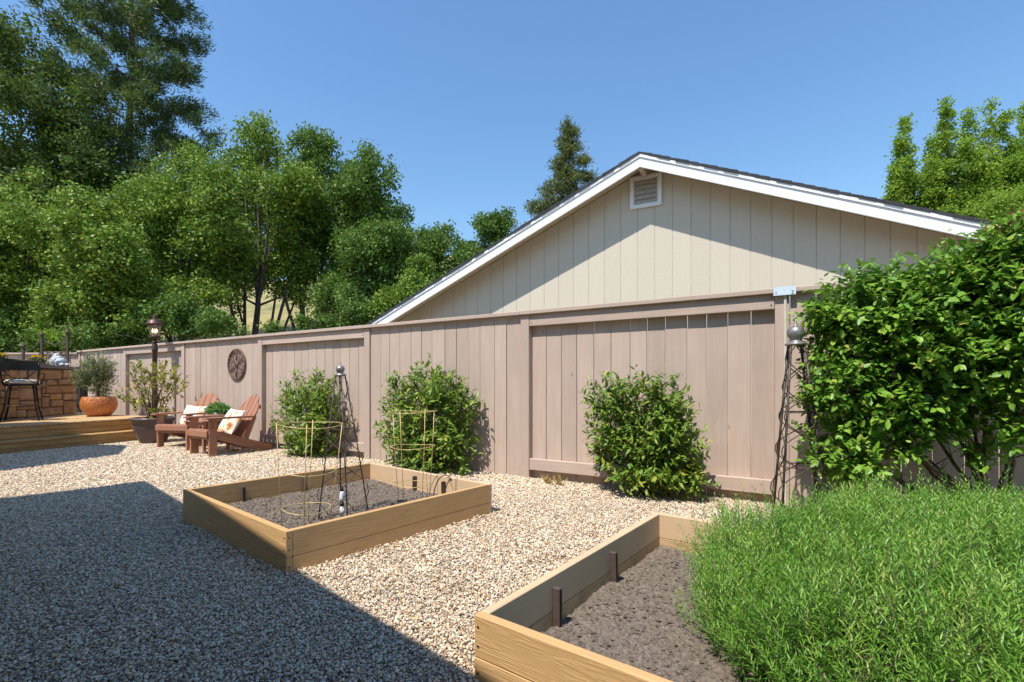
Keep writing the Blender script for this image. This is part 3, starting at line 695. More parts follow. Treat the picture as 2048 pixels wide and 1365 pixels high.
# ------------------------------------------------------------------ things in the far bed
def tomato_cage(label, base, h, r0, r1, tilt, rings, legs=4):
    t = thing('tomato_cage', label, 'plant cage', base, random.uniform(0, 1), 'yellow wire plant cages'); t.rotation_euler[0] = tilt[0]; t.rotation_euler[1] = tilt[1]
    for k in range(legs):
        a = 2*math.pi*k/legs + .6
        MB().tube([(math.cos(a)*r0*.9, math.sin(a)*r0*.9, -.06), (math.cos(a)*(r0*.4+r1*.6), math.sin(a)*(r0*.4+r1*.6), h*.6), (math.cos(a)*r1, math.sin(a)*r1, h)], .0026, 5).build('upright', M['cage'], t, True)
    for z in rings:
        r = (r0*.9 + (r1-r0*.9)*z)*1.01; pts = [(math.cos(q)*r, math.sin(q)*r, h*z + .006*math.sin(q*2)) for q in [2*math.pi*i/28 for i in range(29)]]
        MB().tube(pts, .0025, 5, False).build('ring', M['cage'], t, True)
tomato_cage('yellow wire cage beside the black obelisk, nearest corner of the bed', G(612, 1056, .055), .69, .15, .20, (.0, .045), (.19, .55, .985))
c2 = Vector(((827-CX)/FPX*3.88, 3.88, .055))
tomato_cage('yellow wire cage in front of the middle clipped shrub', c2, .735, .148, .188, (.0, -.01), (.21, .61, .985))
def obelisk(label, base, h, bw, tw, lean, seed, ballr, wav):
    t = thing('obelisk', label, 'trellis', base, R(18), 'metal garden obelisks'); t.rotation_euler[1] = lean
    cz = h - ballr*3.3
    cor = [(-1,-1), (1,-1), (1,1), (-1,1)]
    def at(c, k): return Vector((c[0]*(bw+(tw-bw)*k), c[1]*(bw+(tw-bw)*k), cz*k))
    for c in cor: MB().tube([at(c, 0)-Vector((0,0,.05)), at(c, .5), at(c, 1)], wav*1.7, 6).build('leg', M['iron'], t, True)
    for i in range(4):
        a, b = cor[i], cor[(i+1) % 4]; n = 5
        m = MB()
        for ph in (0, 1):
            pts = []
            for j in range(61):
                k = j/60*.985; q = .5 + (.62)*math.sin(math.pi*n*(k**1.35)+ph*math.pi) * (1 if ph else 1)
                p = at(a, k).lerp(at(b, k), min(1.1, max(-.1, q))); pts.append(p + Vector((a[0]+b[0], a[1]+b[1], 0))*.004)
            m.tube(pts, wav*.75, 4, False)
        m.build('lattice', M['iron'], t, True)
        for k in (.32, .62):
            MB().tube([at(a, k), at(b, k)], wav*.9, 5).build('crossbar', M['iron'], t, True)
    MB().lathe([(.001, cz-.01), (tw*1.75, cz-.008), (tw*1.85, cz+.004), (tw*1.3, cz+.012), (ballr*.72, cz+.018), (ballr*.66, cz+ballr*.5), (ballr*.75, cz+ballr*.75), (ballr*.95, cz+ballr*1.05), (ballr*1.04, cz+ballr*1.5), (ballr*.92, cz+ballr*1.95), (ballr*.6, cz+ballr*2.25), (ballr*.22, cz+ballr*2.38), (ballr*.16, cz+ballr*2.7), (ballr*.06, cz+ballr*3.25), (.0005, cz+ballr*3.3)], 24).build('finial', M['ball'], t, True)
ob = G(688, 1033, .055)
obelisk('thin black wire obelisk with grey ball standing in the soil of a raised bed', ob, 1.105, .125, .022, -.03, 1, .030, .0028)
ob2 = Vector(((1601-CX)/FPX*3.52, 3.52, 0))
obelisk('brown metal obelisk with large grey ball, beside the big leafy bush', ob2, 1.47, .155, .040, -.022, 2, .056, .0052)
def valve():
    b = G(684, 1040, .05); t = thing('irrigation_valve', 'white plastic irrigation riser with blue valve handle in the soil', 'valve', b, .4)
    MB().lathe([(.001,-.05), (.013,-.05), (.013,.045), (.017,.047), (.017,.075), (.013,.077), (.013,.1)], 14).build('pipe', M['pvc'], t, True)
    MB().lathe([(.012,.098), (.016,.1), (.016,.118), (.010,.12), (.010,.13)], 14).build('coupling', M['black'], t, True)
    MB().lathe([(.011,.128), (.014,.13), (.019,.15), (.019,.165), (.014,.185), (.013,.2), (.001,.2)], 14).build('valve_body', M['pvc'], t, True)
    MB().box(-.006, .042, -.012, .012, .166, .173, .002).build('handle', M['blue'], t)
    MB().lathe([(.001,.198), (.013,.199), (.011,.215), (.006,.23), (.001,.232)], 12).build('cap', M['black'], t, True)
valve()
def hoop():
    c = Vector(((890-CX)/FPX*4.05, 4.05, .05)); t = tag(MB().tube([(math.cos(a)*.095, .02*math.cos(a), -.03+math.sin(a)*.225) for a in [math.pi*i/20 for i in range(21)]], .0045, 6).build('drip_hose', M['hose'], None, True, loc=c), 'thin dark hose arched out of the soil by a bed wall', 'hose')
    t.rotation_euler = (0, 0, -.2)
hoop()

# ------------------------------------------------------------------ deck, island, stool
DECKZ, STEPZ = .372, .165
def deck():
    d = thing('wooden_deck', 'tan wooden deck with a low step below the stone island', 'deck', DO, DTH)
    y0, y1 = -4.5, 2.62
    # step and deck fascia boards
    for (x, za, zb, ye) in ((0, -.06, .052, y1-.55), (0, .056, STEPZ-.03, y1-.55), (-.30, STEPZ+.002, STEPZ+.098, y1-.06), (-.30, STEPZ+.102, DECKZ-.032, y1-.06)):
        MB().box(x-.028, x-.002, -(ye-y0)/2, (ye-y0)/2, za, zb, .003).build('riser_board', M['riser'], d, loc=(0, (ye+y0)/2, 0))
    for (xa, xb, ye) in ((-.145, .012, y1-.55), (-.30, -.149, y1-.55)):
        MB().box(xa, xb, -(ye-y0)/2, (ye-y0)/2, STEPZ-.028, STEPZ, .003).build('tread_board', M['riser'], d, loc=(0, (ye+y0)/2, 0))
    w_ = .137; y = y0
    while y < y1-.1:
        yc = y + w_/2; w0 = DO + DY*yc                       # clip each board against the fence line
        k = (FD - .09 - w0.dot(FN)) / (-DX.dot(FN)) if abs(DX.dot(FN)) > 1e-6 else 5
        L = 4.6
        if DX.dot(FN) < 0: L = min(L, max(.1, (FD-.1-w0.dot(FN))/(-DX.dot(FN))))
        elif (w0-DX*.3).dot(FN) > FD-.1: break
        MB().box(-L, -.288, -w_/2+.0025, w_/2-.0025, DECKZ-.028, DECKZ, .003).build('deck_board', M['deck'], d, loc=(0, yc, 0))
        y += w_
    MB().box(-4.6, -.33, y0+.05, y1-.5, -.06, DECKZ-.031).build('joist_frame', M['riser'], d)
deck()
ITH = R(-11.1); IO = Vector((-9.18, 10.34, DECKZ)); IX = Vector((math.cos(ITH), -math.sin(ITH), 0)); IY = Vector((math.sin(ITH), math.cos(ITH), 0))
ITOP = .985
def island():
    t = thing('stone_island', 'outdoor kitchen island faced with brown stone under a slate counter', 'island', IO, ITH)
    MB().box(-.8, -.03, -4.0, -.03, -.0, ITOP-.06).build('core', M['mortar'], t)
    rects = [(555,135,840,265),(852,130,1040,255),(560,290,615,375),(640,270,785,345),(800,265,960,340),(972,260,1045,340),(570,380,612,455),(630,355,1045,455),(565,465,670,495),(690,468,850,545),(862,465,1050,550),(570,512,668,650),(685,555,858,640),(868,565,985,740),(992,568,1052,738),(575,655,858,770),
             (505,140,548,320),(500,325,550,405),(500,412,552,535),(512,545,560,650),(520,660,570,775),(0,150,120,205),(0,215,40,300),(50,210,120,300),(130,140,265,260),(275,140,365,260),(385,140,495,280),(0,310,75,420),(85,300,265,380),(275,270,380,380),(390,290,495,380),(0,430,75,515),(85,415,255,525),(270,385,495,550),(0,525,85,600),(95,535,260,625),(0,610,60,800),(65,635,215,790),(225,635,500,680),(225,690,350,790),(360,690,510,785),(270,560,500,625)]
    for (a, b, c, d) in rects:
        ua, ub = a/6.825, c/6.825
        ya, yb = [(lambda Y: (Vector(((u-CX)/FPX*Y, Y, 0))-Vector((IO.x, IO.y, 0))).dot(IY))(PL(u, IO, IX)) for u in (ua, ub)]
        Ym = PL((ua+ub)/2, IO, IX); z0 = CAMZ+(HOR-720-d/6.825)/FPX*Ym-DECKZ; z1 = CAMZ+(HOR-720-b/6.825)/FPX*Ym-DECKZ
        z0 = max(.004, z0); z1 = min(ITOP-.065, z1)
        if z1-z0 < .02: continue
        pr = random.uniform(.0, .022); hy, hz = (yb-ya)/2-.004, (z1-z0)/2-.004
        m = MB().box(-.05, pr, -hy, hy, -hz, hz, min(.014, hy*.4, hz*.4)); m.v = [(x+random.uniform(-.006,.006), y_+random.uniform(-.007,.007), z+random.uniform(-.006,.006)) for x, y_, z in m.v]
        m.build('stone', M['stone'], t, loc=(0, (ya+yb)/2, (z0+z1)/2))
    # stones beyond the picture edge continue in courses
    y = PL(0, IO, IX); yl = (Vector(((0-CX)/FPX*y, y, 0))-Vector((IO.x, IO.y, 0))).dot(IY); z = .004
    while z < ITOP-.1:
        hh = random.uniform(.09, .17); hh = min(hh, ITOP-.065-z); yy = yl-.01
        while yy > -3.95:
            ww = random.uniform(.15, .4); MB().box(-.05, random.uniform(0, .02), max(-3.98, yy-ww)+.006, yy-.006, z+.005, z+hh-.005, .01).build('stone', M['stone'], t); yy -= ww
        z += hh
    MB().box(-.86, .05, -4.05, .03, ITOP-.058, ITOP, .006).build('counter', M['counter'], t)
island()
CT = DECKZ + ITOP
def bar_stool():
    c = G(43, 838, DECKZ); c = Vector(((44-CX)/FPX*8.38, 8.38, DECKZ)); t = thing('bar_stool', 'black metal bar stool with cream seat in front of the stone island', 'stool', c, R(-38))
    SZ = .62
    for sx in (-1, 1):
        for sy in (-1, 1):
            MB().tube([(sx*.15, sy*.14, SZ), (sx*.17, sy*.165, SZ*.72), (sx*.19, sy*.185, SZ*.35), (sx*.235, sy*.225, 0)], [.014,.014,.013,.013], 7).build('leg', M['black'], t, True)
    for z, r in ((.27, .205), (.30, .2)):
        pass
    for (a, b) in (((-.195,-.19), (.195,-.19)), ((.195,-.19), (.195,.19)), ((.195,.19), (-.195,.19)), ((-.195,.19), (-.195,-.19))):
        MB().tube([(a[0], a[1], .26), (b[0], b[1], .26)], .008, 6).build('footrest', M['iron'], t, True)
    s = MB().lathe([(.001, SZ+.0), (.2, SZ), (.225, SZ+.02), (.225, SZ+.05), (.2, SZ+.075), (.1, SZ+.085), (.001, SZ+.086)], 24).build('seat', M['cream'], t, True)
    MB().lathe([(.19, SZ-.03), (.225, SZ-.028), (.228, SZ+.004), (.2, SZ+.005)], 24).build('seat_ring', M['black'], s, True)
    for sx in (-1, 1): MB().tube([(sx*.205, -.13, SZ-.01), (sx*.23, -.19, SZ+.18), (sx*.235, -.22, SZ+.37)], .013, 7).build('back_post', M['black'], t, True)
    MB().grid(14, 3, lambda a, b: ((a-.5)*.47, -.205-.045*math.cos((a-.5)*3)+.0, SZ+.24+b*.15)).grid(14, 3, lambda a, b: ((a-.5)*.47, -.218-.045*math.cos((a-.5)*3), SZ+.24+b*.15)).build('backrest', M['black'], t, True)
    MB().tube([(-.2, -.2, SZ+.23), (-.1, -.235, SZ+.12), (0, -.245, SZ+.085), (.1, -.235, SZ+.12), (.2, -.2, SZ+.23)], .008, 6).build('back_scroll', M['black'], t, True)
    MB().tube([(-.19, -.19, SZ+.02), (-.1, -.23, SZ+.08), (0, -.24, SZ+.095), (.1, -.23, SZ+.08), (.19, -.19, SZ+.02)], .008, 6).build('back_scroll', M['black'], t, True)
    for sx in (-1, 1): MB().tube([(sx*.225, -.19, SZ+.17), (sx*.285, -.05, SZ+.19), (sx*.27, .1, SZ+.15), (sx*.225, .12, SZ)], .009, 6).build('armrest', M['black'], t, True)
bar_stool()
def on_counter(u, dx): # point of the counter at column u, dx behind its front edge
    q = IO - IX*dx; Y = PL(u, q, IX); return Vector(((u-CX)/FPX*Y, Y, CT))
def grill():
    c = on_counter(36, .42); t = thing('grill', 'dark grill with sloping lids set on the slate counter', 'grill', c, ITH)
    for (a, b, mt) in ((-.62, -.02, 'black'), (.0, .56, 'bronze')):
        MB().prism([(-.3, 0), (.22, 0), (.22, .015), (-.05, .115), (-.3, .115)], lambda x, z: (x, a, z), lambda x, z: (x, b, z)).build('lid', M[mt], t)
        MB().box(-.302, .224, b+.002, b+.016, .0, .03).build('steel_edge', M['steel'], t)
    MB().tube([(.24, -.5, .03), (.24, .45, .03)], .011, 8).build('handle', M['steel'], t, True)
grill()
def flower_pot(u, dx, label, n, r):
    c = on_counter(u, dx); t = thing('flower_pot', label, 'potted flowers', c, 0, 'yellow flower pots on the counter')
    MB().lathe([(.001,0), (r*.7,0), (r,.085), (r*.9,.085), (r*.85,.07), (.001,.07)], 18).build('pot', mat_green, t, True)
    rr = random.Random(n)
    for i in range(26):
        a, q = rr.uniform(0, 6.28), r*1.15*math.sqrt(rr.random()); z = .15+.06*(1-(q/r/1.15)**2)+rr.uniform(-.01,.01)
        m = MB()
        for k in range(6):
            b = k*math.pi/3; d = Vector((math.cos(b), math.sin(b), .25)); s = Vector((-math.sin(b), math.cos(b), 0)); o = Vector((math.cos(a)*q, math.sin(a)*q, z)); n0 = len(m.v)
            m.v += [tuple(o), tuple(o+d*.028+s*.018), tuple(o+d*.05), tuple(o+d*.028-s*.018)]; m.f.append((n0, n0+1, n0+2, n0+3))
        m.build('blossom', M['flower'], t)
    p, d = blob_points([(0,0,.1, r, r, .04)], 200, .2); leaf_mesh('foliage', p, d, rdirs(200), np.full(200, .045), np.full(200, .02), rng.random(200), M['leaf_pot'], t)
mat_green = mat_plain('green_glaze', (.10,.15,.03), .4)
flower_pot(77, .45, 'low pot of yellow flowers beside the bird figurines on the counter', 3, .115)
flower_pot(-1, .5, 'yellow flowers at the picture edge beyond the grill lids', 5, .10)
def bird(u, dx, z, s, th, label):
    c = on_counter(u, dx); t = thing('bird_figurine', label, 'figurine', c + Vector((0,0,z)), th, 'white bird figurines')
    m = MB().grid(18, 14, lambda a, b: (lambda q, ph: (.085*s*math.sin(ph)*math.cos(q)*(1-.25*math.cos(ph)), .12*s*math.sin(ph)*math.sin(q), .105*s-.105*s*math.cos(ph)))(a*2*math.pi, b*math.pi)); m.build('body', M['feather'], t, True)
    m = MB().grid(14, 10, lambda a, b: (lambda q, ph: (-.03*s+.055*s*math.sin(ph)*math.cos(q), .058*s*math.sin(ph)*math.sin(q)-.01, .2*s-.055*s*math.cos(ph)))(a*2*math.pi, b*math.pi)); m.build('head', M['feather'], t, True)
    for q in (-.045, .045): MB().tube([(.05*s, q*s, .05*s), (.12*s, q*s, .052*s), (.19*s, q*1.2*s, .062*s)], [.030*s, .024*s, .006*s], 8).build('tail', M['whitepot'], t, True)
bird(122, .30, 0, .9, R(18), 'speckled white bird figurine nearest the edge of the counter')
bird(116, .62, 0, 1.2, R(18), 'taller speckled white bird figurine behind the smaller one on the counter')
def iron_panel():
    c = P(90, 760, 11.2); c.z = DECKZ; t = thing('iron_gate', 'ornate wrought iron gate panel with ball finials behind the island', 'gate', c, R(-12))
    px = [-.42, -.06, .44]; tops = [1.42, 1.69, 1.75]
    for x, h in zip(px, tops):
        p = MB().box(x-.022, x+.022, -.022, .022, 0, h, .003).build('post', M['iron'], t)
        MB().lathe([(.001,h), (.03,h), (.018,h+.03), (.05,h+.05), (.052,h+.075), (.02,h+.1), (.022,h+.12), (.001,h+.145)], 14, (x, 0)).build('finial', M['iron'], p, True)
    def swoop(xa, za, xb, zb, sag): return [(xa+(xb-xa)*k/12, 0, za+(zb-za)*k/12 - sag*math.sin(math.pi*k/12)) for k in range(13)]
    for a in (swoop(px[0], 1.40, px[1], 1.66, .1), swoop(px[0], 1.18, px[1], 1.38, .09), swoop(px[1], 1.66, px[2], 1.72, .16), swoop(px[1], 1.36, px[2], 1.36, 0), swoop(px[0], 1.27, px[1], 1.27, 0)):
        MB().tube(a, .012, 6).build('rail', M['iron'], t, True)
    for xa, xb, zt in ((px[0], px[1], 1.27), (px[1], px[2], 1.36)):
        z = .1; st = .125
        k = int((xb-xa)/st)+1; zz = zt-.1
        for i in range(-12, 13):
            for s in (1, -1):
                # diagonal clipped to the bay
                x0 = xa + i*st if s > 0 else xb - i*st
                z0, z1 = .1, zt; xa_, xb_ = x0, x0 + s*(z1-z0)
                if s > 0: lo, hi = max(xa, xa_), min(xb, xb_); 
                else: lo, hi = max(xa, xb_), min(xb, xa_)
                if hi-lo < .02: continue
                f = lambda xx: z0 + abs(xx-x0)
                MB().tube([(lo, .004*s, f(lo)), (hi, .004*s, f(hi))], .011, 4).build('lattice_bar', M['iron'], t)
    for i in range(4):
        MB().tube([(.36-.05*math.cos(q)*(1-q/9), 0, 1.55-.12*i+.05*math.sin(q)*(1-q/9)) for q in [k*.5 for k in range(13)]], .008, 5).build('scroll', M['iron'], t, True)
iron_panel()
def hose():
    c = P(163, 800, 10.75); c.z = DECKZ; t = thing('coiled_hose', 'black hose coiled on a dark stand behind the grey green potted shrub', 'hose', c, R(20))
    MB().box(-.14, .14, -.05, .05, 0, .72, .01).build('stand', M['hose'], t)
    for i in range(5): MB().tube([(math.cos(a)*(.16+.01*i), -.07-.012*i, .42+math.sin(a)*(.26+.012*i)) for a in [2*math.pi*k/24 for k in range(25)]], .013, 6, False).build('hose_loop', M['hose'], t, True)
hose()

# ------------------------------------------------------------------ pots, lamp
def pot(name, label, c, prof, mat):
    t = thing(name, label, 'pot', c)
    MB().lathe(prof, 36).build('body', mat, t, True)
    rim = max(r for r, z in prof if z > prof[-1][1]-.1)
    z = prof[-1][1]; MB().lathe([(.001, z-.035), (prof[-1][0]-.005, z-.04), (prof[-1][0]-.005, z-.038)], 28).build('potting_soil', M['soilpot'], t)
    return t
op = Vector(((198-CX)/FPX*9.5, 9.5, DECKZ))
pot('round_pot', 'glazed copper orange pot with woven pattern on the deck', op, [(.001,0), (.16,0), (.185,.02), (.25,.10), (.285,.19), (.29,.25), (.275,.325), (.258,.372), (.25,.378), (.24,.374), (.24,.33)], M['copperpot'])
def small_shrub(name, label, cat, c, blobs, ntwig, nleaf, leaf, wide, mat, tl, stems, tmean=.45, group=None, up=.5, inner=.3):
    root = thing(name, label, cat, c, 0, group)
    p, d = blob_points(blobs, ntwig, inner); td = unit(d*.5 + rdirs(ntwig)*.4 + np.array([0,0,up])); k = (np.arange(nleaf)+.2)/nleaf
    cc = (p[:,None,:] + td[:,None,:]*(k[None,:,None]-.4)*tl).reshape(-1,3); n = len(cc); tdd = np.repeat(td, nleaf, 0)
    ld = unit(tdd*.8 + unit(np.cross(tdd, rdirs(n)))*.7); L = leaf*(.6+.7*rng.random(n)); t = tmean + np.repeat(rng.normal(size=ntwig)*.18, nleaf) + rng.normal(size=n)*.15
    leaf_mesh('foliage', cc-np.array(c), ld, unit(rdirs(n)+np.array([0,0,.8])), L, L*wide, t, M[mat], root, True)
    m = MB()
    for i in range(ntwig):
        a = Vector(p[i]-td[i]*tl*.5) - Vector(c); b = Vector(p[i]+td[i]*tl*.5) - Vector(c); m.tube([a, b], [.003, .0015], 3, False)
    for i in range(stems):
        b = Vector(blobs[random.randrange(len(blobs))][:3]) - Vector(c) + Vector(rdirs(1)[0])*.12; s0 = Vector((random.uniform(-.05,.05), random.uniform(-.05,.05), 0)); mid = s0.lerp(b, .5) + Vector((random.uniform(-.05,.05), random.uniform(-.05,.05), .06))
        m.tube([s0, mid, b], [.009, .007, .002], 5)
        for q in range(3):
            e = mid.lerp(b, random.random()) ; m.tube([e, e + Vector((random.uniform(-.2,.2), random.uniform(-.2,.2), random.uniform(.02,.22)))], [.004, .0015], 4)
    m.build('stem', M['twig'], root, True)
    return root
oc = op + Vector((0, 0, .345))
small_shrub('potted_shrub', 'wispy grey green shrub growing in the copper orange pot', 'shrub', oc, [(oc.x-.03, oc.y, oc.z+.32, .30, .26, .26), (oc.x+.02, oc.y, oc.z+.6, .27, .24, .24), (oc.x-.1, oc.y, oc.z+.5, .3, .25, .25), (oc.x-.22, oc.y-.1, oc.z+.35, .2, .16, .15), (oc.x+.05, oc.y, oc.z+.12, .14, .14, .12)], 560, 9, .055, .2, 'leaf_olive', .16, 9, .5)
gp = Vector(((306-CX)/FPX*8.42, 8.42, 0))
pot('tapered_pot', 'large mauve grey tapered pot on the gravel beside the deck step', gp, [(.001,-.02), (.17,-.02), (.19,.01), (.25,.14), (.29,.28), (.305,.37), (.33,.375), (.335,.41), (.325,.425), (.29,.425), (.28,.38)], M['greypot'])
gc = gp + Vector((0, 0, .385))
small_shrub('rose_bush', 'sparse yellowing rose bush growing from the mauve grey pot', 'shrub', gc, [(gc.x-.02, gc.y, gc.z+.22, .3, .26, .2), (gc.x-.32, gc.y, gc.z+.42, .22, .2, .24), (gc.x+.02, gc.y+.05, gc.z+.55, .3, .24, .28), (gc.x+.3, gc.y+.05, gc.z+.62, .24, .2, .28), (gc.x+.15, gc.y, gc.z+.8, .26, .2, .22), (gc.x-.15, gc.y, gc.z+.75, .2, .2, .2), (gc.x+.15, gc.y, gc.z+.1, .25, .2, .1)], 165, 5, .062, .55, 'leaf_yellow', .14, 26, .52, up=.7)
def lamp_post():
    Y = 9.12; c = Vector(((309.5-CX)/FPX*Y, Y, STEPZ)); t = thing('lamp_post', 'bronze lamp post with a lit glass lantern rising behind the rose bush', 'lamp', c, .3)
    z = lambda y: CAMZ + (HOR-y)/FPX*Y - STEPZ
    MB().lathe([(.001,0), (.10,0), (.10,.04), (.06,.08), (.042,.12), (.04,z(705)), (.044,z(704)), (.05,z(702)), (.05,z(696)), (.042,z(694)), (.046,z(690)), (.03,z(687)), (.02,z(685.5)), (.052,z(685)), (.052,z(684)), (.02,z(683))], 18).build('post', M['bronze'], t, True)
    MB().lathe([(.018,z(684)), (.03,z(682)), (.045,z(679)), (.065,z(675.5)), (.07,z(674)), (.07,z(672.8)), (.05,z(672.5))], 18).build('cup', M['bronze'], t, True)
    g = MB(); 
    for k in range(8):
        a0, a1 = 2*math.pi*k/8+.04, 2*math.pi*(k+1)/8-.04; r0, r1, za, zb = .066, .102, z(672.6), z(652)
        MB().prism([(r0, za), (r1, zb), (r1-.004, zb), (r0-.004, za)], lambda r, zz: (r*math.cos(a0), r*math.sin(a0), zz), lambda r, zz: (r*math.cos(a1), r*math.sin(a1), zz)).build('glass_pane', M['glass'], t)
        MB().tube([(r0*math.cos(a0-.04), r0*math.sin(a0-.04), za), (r1*math.cos(a0-.04), r1*math.sin(a0-.04), zb)], .005, 5).build('glazing_bar', M['bronze'], t)
    rf = MB().lathe([(.09,z(652.5)), (.15,z(650)), (.153,z(648.5)), (.125,z(646.5)), (.115,z(643)), (.085,z(640)), (.045,z(638.5)), (.03,z(637)), (.045,z(635.5)), (.045,z(634.5)), (.02,z(633)), (.03,z(631.5)), (.012,z(629.5)), (.001,z(628))], 22).build('lantern_roof', M['bronze'], t, True)
    for a in (.3, 2.4, 4.5):
        x, y = .034*math.cos(a), .034*math.sin(a)
        MB().tube([(x, y, z(672)), (x, y, z(666))], .010, 8).build('candle', M['cream'], t, True)
        MB().lathe([(.001,z(666)), (.010,z(665)), (.013,z(663)), (.008,z(660)), (.001,z(657.5))], 10, (x, y)).build('bulb', M['glow'], t, True)
lamp_post()

# ------------------------------------------------------------------ chairs, cushions, side table
def chair(label, c, th):
    t = thing('adirondack_chair', label, 'chair', c, th, 'brown slatted garden chairs')
    mt = M['chair']; hw = .262
    for s in (-1, 1):
        MB().box(s*hw-.018, s*hw+.018, .02, .125, -.02, .505, .003).build('leg', mt, t)
        pts = [(.0,.345), (.0,.25), (.12,.225), (.55,.07), (.80,-.012), (.90,-.015), (.945,.012), (.95,.05), (.925,.085), (.86,.10), (.70,.15), (.45,.235), (.2,.325)]
        xa, xb = s*hw-s*.020, s*hw-s*.045
        MB().prism(pts, lambda a, b: (xa, a, b), lambda a, b: (xb, a, b)).build('side_rail', mt, t)
        n = 8; w2 = .062
        arm = [(-.06+.035, -w2)] + [(-.06+.035-.035*math.sin(math.pi*k/n), -w2*math.cos(math.pi*k/n)) for k in range(1, n)] + [(-.025, w2), (.60, w2*.75), (.64, w2*.3), (.64, -w2*.5), (.5, -w2)]
        xs = s*(hw+.012)
        MB().prism(arm, lambda a, b: (xs+s*b, a, .507), lambda a, b: (xs+s*b, a, .531)).build('arm', mt, t)
        MB().prism([(.055,.505), (.09,.505), (.09,.38), (.075,.38)], lambda a, b: (s*(hw+.019), a, b), lambda a, b: (s*(hw+.042), a, b)).build('arm_bracket', mt, t)
        MB().prism([(.52,.12), (.565,.10), (.72,.505), (.67,.505)], lambda a, b: (s*(hw-.048), a, b), lambda a, b: (s*(hw-.072), a, b)).build('back_upright', mt, t)
    MB().box(-hw+.019, hw-.019, .012, .036, .225, .30, .003).build('apron', mt, t)
    MB().box(-hw-.012, hw+.012, -.018, .0, .262, .348, .006).build('front_slat', mt, t)
    for i in range(5):
        y0 = .0+i*.093; z = .352-.36*max(0, y0-.02)
        MB().box(-hw+.002, hw-.002, -.042, .042, -.010, .010, .003).build('seat_slat', mt, t, loc=(0, y0+.045, z-.002), rot=(-math.atan(.36) if i else -.08, 0, 0))
    lean = math.radians(27); n = 5
    hts = [.60, .70, .745, .70, .60]
    for i in range(n):
        x = (i-2)*.098; w0, w1 = .041, .052; h = hts[i]; rl = i-2
        poly = [(-w0, 0), (w0, 0), (w1, h-.07)]
        if rl == 0: poly += [(w1*math.cos(math.pi*k/8), h-.06+.05*math.sin(math.pi*k/8)) for k in range(9)] + [(-w1, h-.07)]
        else:
            sg = 1 if rl > 0 else -1; hi, lo = h+.0, h-.10*abs(rl)*.75
            q = [(w1-2*w1*k/6, (hi + (lo-hi)*((.5+sg*(.5-k/6))**2))) for k in range(7)]
            poly = [(-w0, 0), (w0, 0)] + q
        def fn(off):
            def g(a, b):
                xx = x + a + b*rl*.022; yy = .485 + b*math.sin(lean) + off; return (xx, yy, .19 + b*math.cos(lean) - off*math.tan(lean)*.3)
            return g
        MB().prism(poly, fn(0), fn(.02)).build('back_slat', mt, t)
    for z, y in ((.245, .545), (.515, .69), (.655, .765)): MB().box(-.235, .235, y-.01, y+.012, z-.03, z+.03, .003).build('back_brace', mt, t)
    return t
CH_R = Vector((-4.40, 6.86, 0)); CHR_TH = R(33)
CH_L = Vector((-5.36, 7.70, 0)); CHL_TH = R(9)
chair('brown slatted garden chair with floral cushion, nearest the raised bed', CH_R, CHR_TH)
chair('brown slatted garden chair with floral cushion, beside the mauve grey pot', CH_L, CHL_TH)
def cushion(label, c, th, lean):
    s = .2
    def side(sg):
        def fn(a, b):
            x, z = (a-.5)*2, (b-.5)*2; e = max(0, (1-x*x)*(1-z*z))**.45
            px = x*s*(1-.10*(1-z*z)*abs(x)*0 - .09*(1-abs(z))**1*abs(x)**3 ); pz = z*s*(1-.09*(1-abs(x))*abs(z)**3)
            return (px, sg*(.002+.068*e), pz)
        return fn
    m = MB().grid(16, 16, side(-1)).grid(16, 16, side(1)); o = m.build('cushion', M['pillow'], None, True, loc=c)
    o.rotation_euler = (-lean, 0.06, -th); return tag(o, label, 'cushion', 'floral garden cushions')
def chair_pt(c, th, x, y, z): return Vector((c.x + x*math.cos(th) + y*math.sin(th), c.y - x*math.sin(th) + y*math.cos(th), z))
cushion('white cushion with orange flowers on the chair nearest the raised bed', chair_pt(CH_R, CHR_TH, 0.02, .445, .445), CHR_TH, R(30))
cushion('white cushion with orange flowers on the chair beside the mauve grey pot', chair_pt(CH_L, CHL_TH, -.01, .44, .455), CHL_TH, R(27))
def side_table():
    c = Vector((-4.57, 7.55, 0)); c = Vector(((416-CX)/FPX*7.5, 7.5, 0)); t = thing('side_table', 'small brown slatted side table between the two garden chairs', 'table', c, R(24))
    for i in range(4): MB().box(-.054, .054, -.23, .23, -.01, .01, .003).build('top_slat', M['chair'], t, loc=(-.168+i*.112, 0, .435))
    for sx in (-1, 1):
        for sy in (-1, 1): MB().box(sx*.19-.02, sx*.19+.02, sy*.19-.02, sy*.19+.02, -.02, .424, .003).build('leg', M['chair'], t)
    for s in (-1, 1):
        MB().box(-.169, .169, s*.19-.011, s*.19+.011, .37, .42).build('apron', M['chair'], t); MB().box(s*.19-.011, s*.19+.011, -.169, .169, .15, .19).build('stretcher', M['chair'], t)
    p = thing('potted_plant', 'bushy green plant in a white pot on the side table', 'potted plant', c + Vector((.12, .06, .446)))
    MB().lathe([(.001,0), (.085,0), (.092,.01), (.105,.10), (.107,.11), (.096,.11), (.092,.08)], 22).build('pot', M['whitepot'], p, True)
    pp, d = blob_points([(0,0,.16,.17,.16,.085), (-.07,0,.14,.11,.1,.06), (.09,0,.15,.11,.1,.06)], 800, .35)
    leaf_mesh('foliage', pp, unit(d+rdirs(800)*.5), unit(rdirs(800)+np.array([0,0,1.2])), .04*(.7+.6*rng.random(800)), .026*(.7+.6*rng.random(800)), rng.random(800)*.7+.2, M['leaf_pot'], p, True)
side_table()

